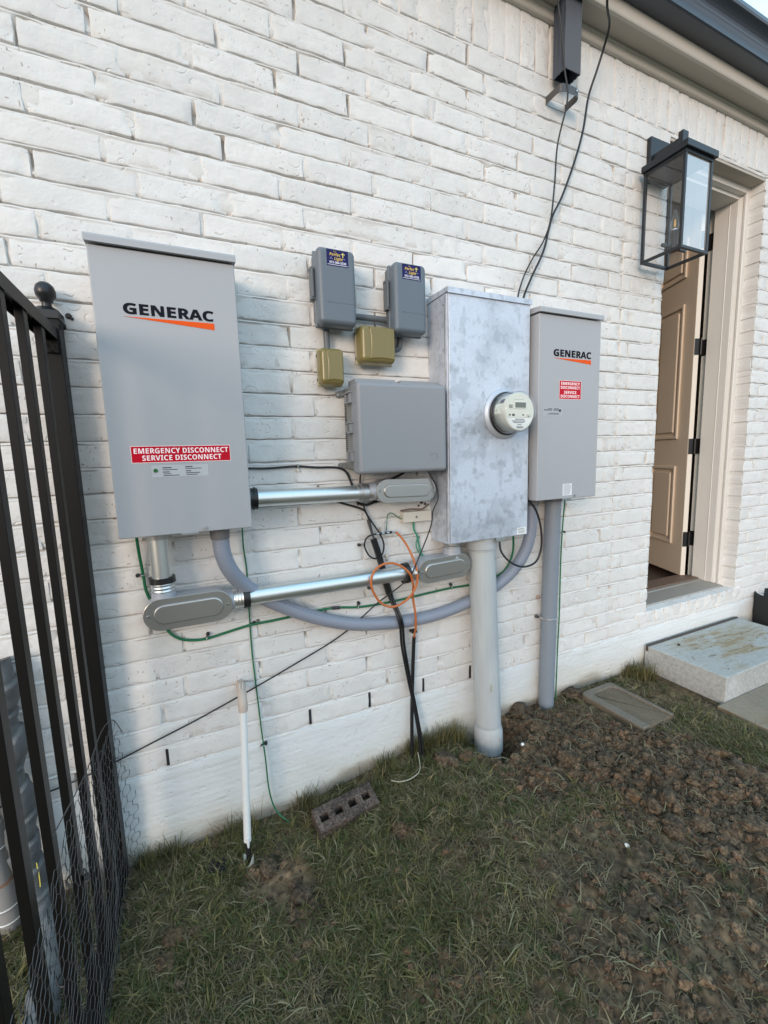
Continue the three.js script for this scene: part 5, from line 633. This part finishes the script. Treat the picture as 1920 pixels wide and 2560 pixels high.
{ // loose crumbs of soil, grass, straw: nobody could count them
  const R = rng(900), dummy = new THREE.Object3D(), col = new THREE.Color();
  const scatter = (name, geo, mat, n, place, label, cat) => { const m = new THREE.InstancedMesh(geo, mat, n); let c = 0, guard = 0; while (c < n && guard++ < n * 40) { const r = place(); if (!r) continue; dummy.position.set(r.x, r.y, r.z); dummy.rotation.set(r.rx || 0, r.ry || 0, r.rz || 0); dummy.scale.set(r.s, r.sy || r.s, r.s); dummy.updateMatrix(); m.setMatrixAt(c, dummy.matrix); m.setColorAt(c, col.setRGB(...r.c)); c++; } m.count = c; shade(m); m.name = name; m.userData.kind = 'stuff'; tag(m, label, cat); scene.add(m); return m; };
  const blocked = (x, z) => (x > 2.2 && x < 3.3) || (x > 1.70 && x < 1.97 && z > 0.07 && z < 0.40) || (Math.hypot(x - 1.135, z - 0.09) < 0.065) || (x > 0.30 && x < 0.56 && z > 0.08 && z < 0.20);
  for (const [q, n] of [[61, 4200], [67, 4200], [71, 4200]]) scatter('soil_crumbs', clodGeo(q, 1, 1), std(1, 1, 1, 0.95, 0, { map: T_soil, bumpMap: T_soilBump, bumpScale: 0.01 }), n, () => { const x = -0.6 + R() * 2.9, z = 0.01 + Math.pow(R(), 0.8) * 1.35, s = soilMask(x, z); const heap = sstep(0.46, 0.22, segDist(x, z, 1.18, 0.10, 1.72, 0.72)); if (R() > s * lerp(0.32, 0.95, heap) + 0.03 || blocked(x, z)) return null; const k = 0.002 + Math.pow(R(), 5) * 0.016, t = 0.7 + R() * 0.6, o = R() < 0.2 ? 1.12 : 1; return { x, y: groundY(x, z) + k * 0.1, z, s: k, rx: R() * 6, ry: R() * 6, c: [0.285 * t * o, 0.203 * t, 0.130 * t] }; }, 'loose brown crumbs of dug clay soil', 'soil');
  // grass tufts: arched narrow blades leaning every way
  const tuft = (seed, n, len, lean) => { const r = rng(seed), P = [], N = [], I = []; for (let k = 0; k < n; k++) { const a = r() * 6.283, l = len * (0.5 + r() * 0.8), ln = lean * (0.4 + r() * 0.9), w = 0.0008 + r() * 0.0010, bx = (r() - 0.5) * 0.022, bz = (r() - 0.5) * 0.022, dx = Math.cos(a), dz = Math.sin(a), px = -dz, pz = dx, b = P.length / 3; for (let q = 0; q <= 3; q++) { const t = q / 3, an = ln * (0.45 + 0.75 * t), x = bx + dx * Math.sin(an) * l * t, y = Math.cos(Math.min(an, 1.5)) * l * t, z = bz + dz * Math.sin(an) * l * t, ww = w * (1 - t * t * 0.96); P.push(x - px * ww, y, z - pz * ww, x + px * ww, y, z + pz * ww); } for (let q = 0; q < 3; q++) { const c = b + q * 2; I.push(c, c + 1, c + 2, c + 1, c + 3, c + 2); } } const g = new THREE.BufferGeometry(); g.setAttribute('position', new THREE.Float32BufferAttribute(P, 3)); g.setIndex(I); g.computeVertexNormals(); return g; };
  const leaf = new THREE.MeshPhysicalMaterial({ color: 0xffffff, roughness: 0.75, side: THREE.DoubleSide });
  const dens = (x, z) => { const s = soilMask(x, z); let d = (1 - s) * (0.16 + 0.84 * sstep(0.36, 0.58, fbm(x * 4.5 + 3, z * 4.5, 0, 4, 160))); d *= lerp(1, 0.55, sstep(0.8, 1.3, x)); d *= lerp(0.30, 1, sstep(0.38, 0.50, fbm(x * 2.3 + 1, z * 2.3 + 8, 0, 3, 161))); return d; };
  const green = () => { const t = R(), d = 0.5 + R() * 0.8; return t < 0.46 ? [0.066 * d, 0.076 * d, 0.017 * d] : t < 0.80 ? [0.140 * d, 0.120 * d, 0.036 * d] : [0.21 * d, 0.168 * d, 0.080 * d]; };
  for (const [q, n, l, ln] of [[1, 7000, 0.036, 1.15], [2, 7000, 0.045, 1.4], [3, 8000, 0.027, 1.5]]) scatter('grass', tuft(q * 11, 9, l, ln), leaf, n, () => { const x = -1.0 + R() * 3.6, z = 0.012 + Math.pow(R(), 0.85) * 1.6; if (R() > dens(x, z) || blocked(x, z)) return null; const s = (0.65 + R() * 0.7) * (z < 0.05 ? 0.8 : 1); return { x, y: groundY(x, z) - 0.002, z, s, ry: R() * 6.28, rx: (R() - 0.5) * 0.5, rz: (R() - 0.5) * 0.5, c: green() }; }, 'short matted dull green grass of the side yard', 'grass');
  scatter('dead_leaves', tuft(303, 7, 0.040, 1.75), leaf, 9000, () => { const x = -1.0 + R() * 3.6, z = 0.012 + Math.pow(R(), 0.85) * 1.6, s = soilMask(x, z); if (R() < s * 0.8 || blocked(x, z)) return null; const d = 0.5 + R() * 0.9; return { x, y: groundY(x, z) + 0.001, z, s: 0.5 + R() * 0.7, ry: R() * 6.28, rx: (R() - 0.5) * 0.3, c: [0.165 * d, 0.122 * d, 0.066 * d] }; }, 'matted brown dead grass between the living blades', 'grass');
  const tall = [[0.80, 0.03, 0.05], [0.92, 0.03, 0.07], [1.0, 0.05, 0.06], [2.17, 0.03, 0.05], [2.20, 0.10, 0.05], [0.33, 0.04, 0.08], [0.62, 0.03, 0.1], [-0.2, 0.03, 0.07], [0.05, 0.04, 0.08]];
  scatter('tall_grass', tuft(77, 8, 0.095, 0.7), leaf, 260, () => { const [x, z, r] = tall[Math.floor(R() * tall.length)], a = R() * 6.28, d = Math.sqrt(R()) * r, X = x + Math.cos(a) * d, Z = Math.max(0.02, z + Math.sin(a) * d * 0.6); return { x: X, y: groundY(X, Z) - 0.002, z: Z, s: 0.6 + R() * 0.6, ry: R() * 6.28, c: green() }; }, 'taller grass tufts along the foot of the wall', 'grass');
  scatter('straw', tuft(55, 3, 0.058, 1.6), leaf, 1600, () => { const x = -0.7 + R() * 3.2, z = 0.02 + R() * 1.4; if (blocked(x, z) || R() > 0.25 + 0.75 * dens(x, z)) return null; const d = 0.6 + R() * 0.9; return { x, y: groundY(x, z) + 0.006, z, s: 0.5 + R() * 0.8, ry: R() * 6.28, rx: (R() - 0.5) * 0.3, c: [0.20 * d, 0.17 * d, 0.095 * d] }; }, 'dry pale straw blades lying over soil and grass', 'straw');
}
solo('pebble', at(new THREE.SphereGeometry(0.0085, 12, 9).scale(1, 0.7, 0.8), 1.195, groundY(1.195, 0.235) + 0.016, 0.235), M.pebble, 'small white pebble on the soil heap right of the fat riser', 'pebble'); solo('pebble', at(new THREE.SphereGeometry(0.0075, 12, 9).scale(0.8, 0.7, 1), 1.165, groundY(1.165, 0.735) + 0.018, 0.735), M.pebble, 'small white pebble on bare soil in front of the heap', 'pebble');
solo('loose_wire', tube([[0.775, 0.105, 0.075], [0.768, 0.09, 0.10], [0.74, 0.085, 0.15], [0.69, 0.080, 0.165], [0.645, 0.074, 0.150], [0.625, 0.072, 0.13]], 0.0018, 60, 6), std(0.45, 0.42, 0.32, 0.6), 'pale thin wire curling on the grass below the cable guard', 'wire');
solo('valve_lid', [at(new THREE.CylinderGeometry(0.030, 0.033, 0.012, 24), -0.02, groundY(-0.02, 0.14) + 0.008, 0.14), ...[0, 1, 2, 3, 4].map((k) => box(-0.04, 0.0, groundY(-0.02, 0.14) + 0.0142, groundY(-0.02, 0.14) + 0.018, 0.122 + k * 0.009, 0.125 + k * 0.009))], M.rubber, 'small black drain grate sunk in the grass left of drain pipe', 'drain grate');
{ // black pot at the right edge and the dark bed soil it stands in
  const t = thing('grow_bag', 'black fabric grow bag with handle at the right edge past the step', 'pot', [3.52, 0.10, 0.14]); part('bag', at(lathe([[0.0001, 0.0], [0.13, 0.0], [0.152, 0.03], [0.158, 0.12], [0.155, 0.25], [0.150, 0.252], [0.147, 0.20], [0.0001, 0.19]], 40), 0, 0, 0), M.pot, t);
  part('handle', tube([[-0.150, 0.20, 0.03], [-0.158, 0.27, 0.04], [-0.12, 0.325, 0.07], [-0.05, 0.31, 0.12], [-0.02, 0.24, 0.15]], 0.011, 30, 8).scale(1, 1, 1), M.pot, t);
  const b = struct('planting_bed', metricUV(prep(rbox(3.31, 5.0, -0.1, 0.102, 0.016, 1.6, 0.01)), 1), std(0.022, 0.018, 0.015, 0.95, 0, { map: T_soil, bumpMap: T_soilBump, bumpScale: 0.012 }));
}
renderer.render(scene, camera);
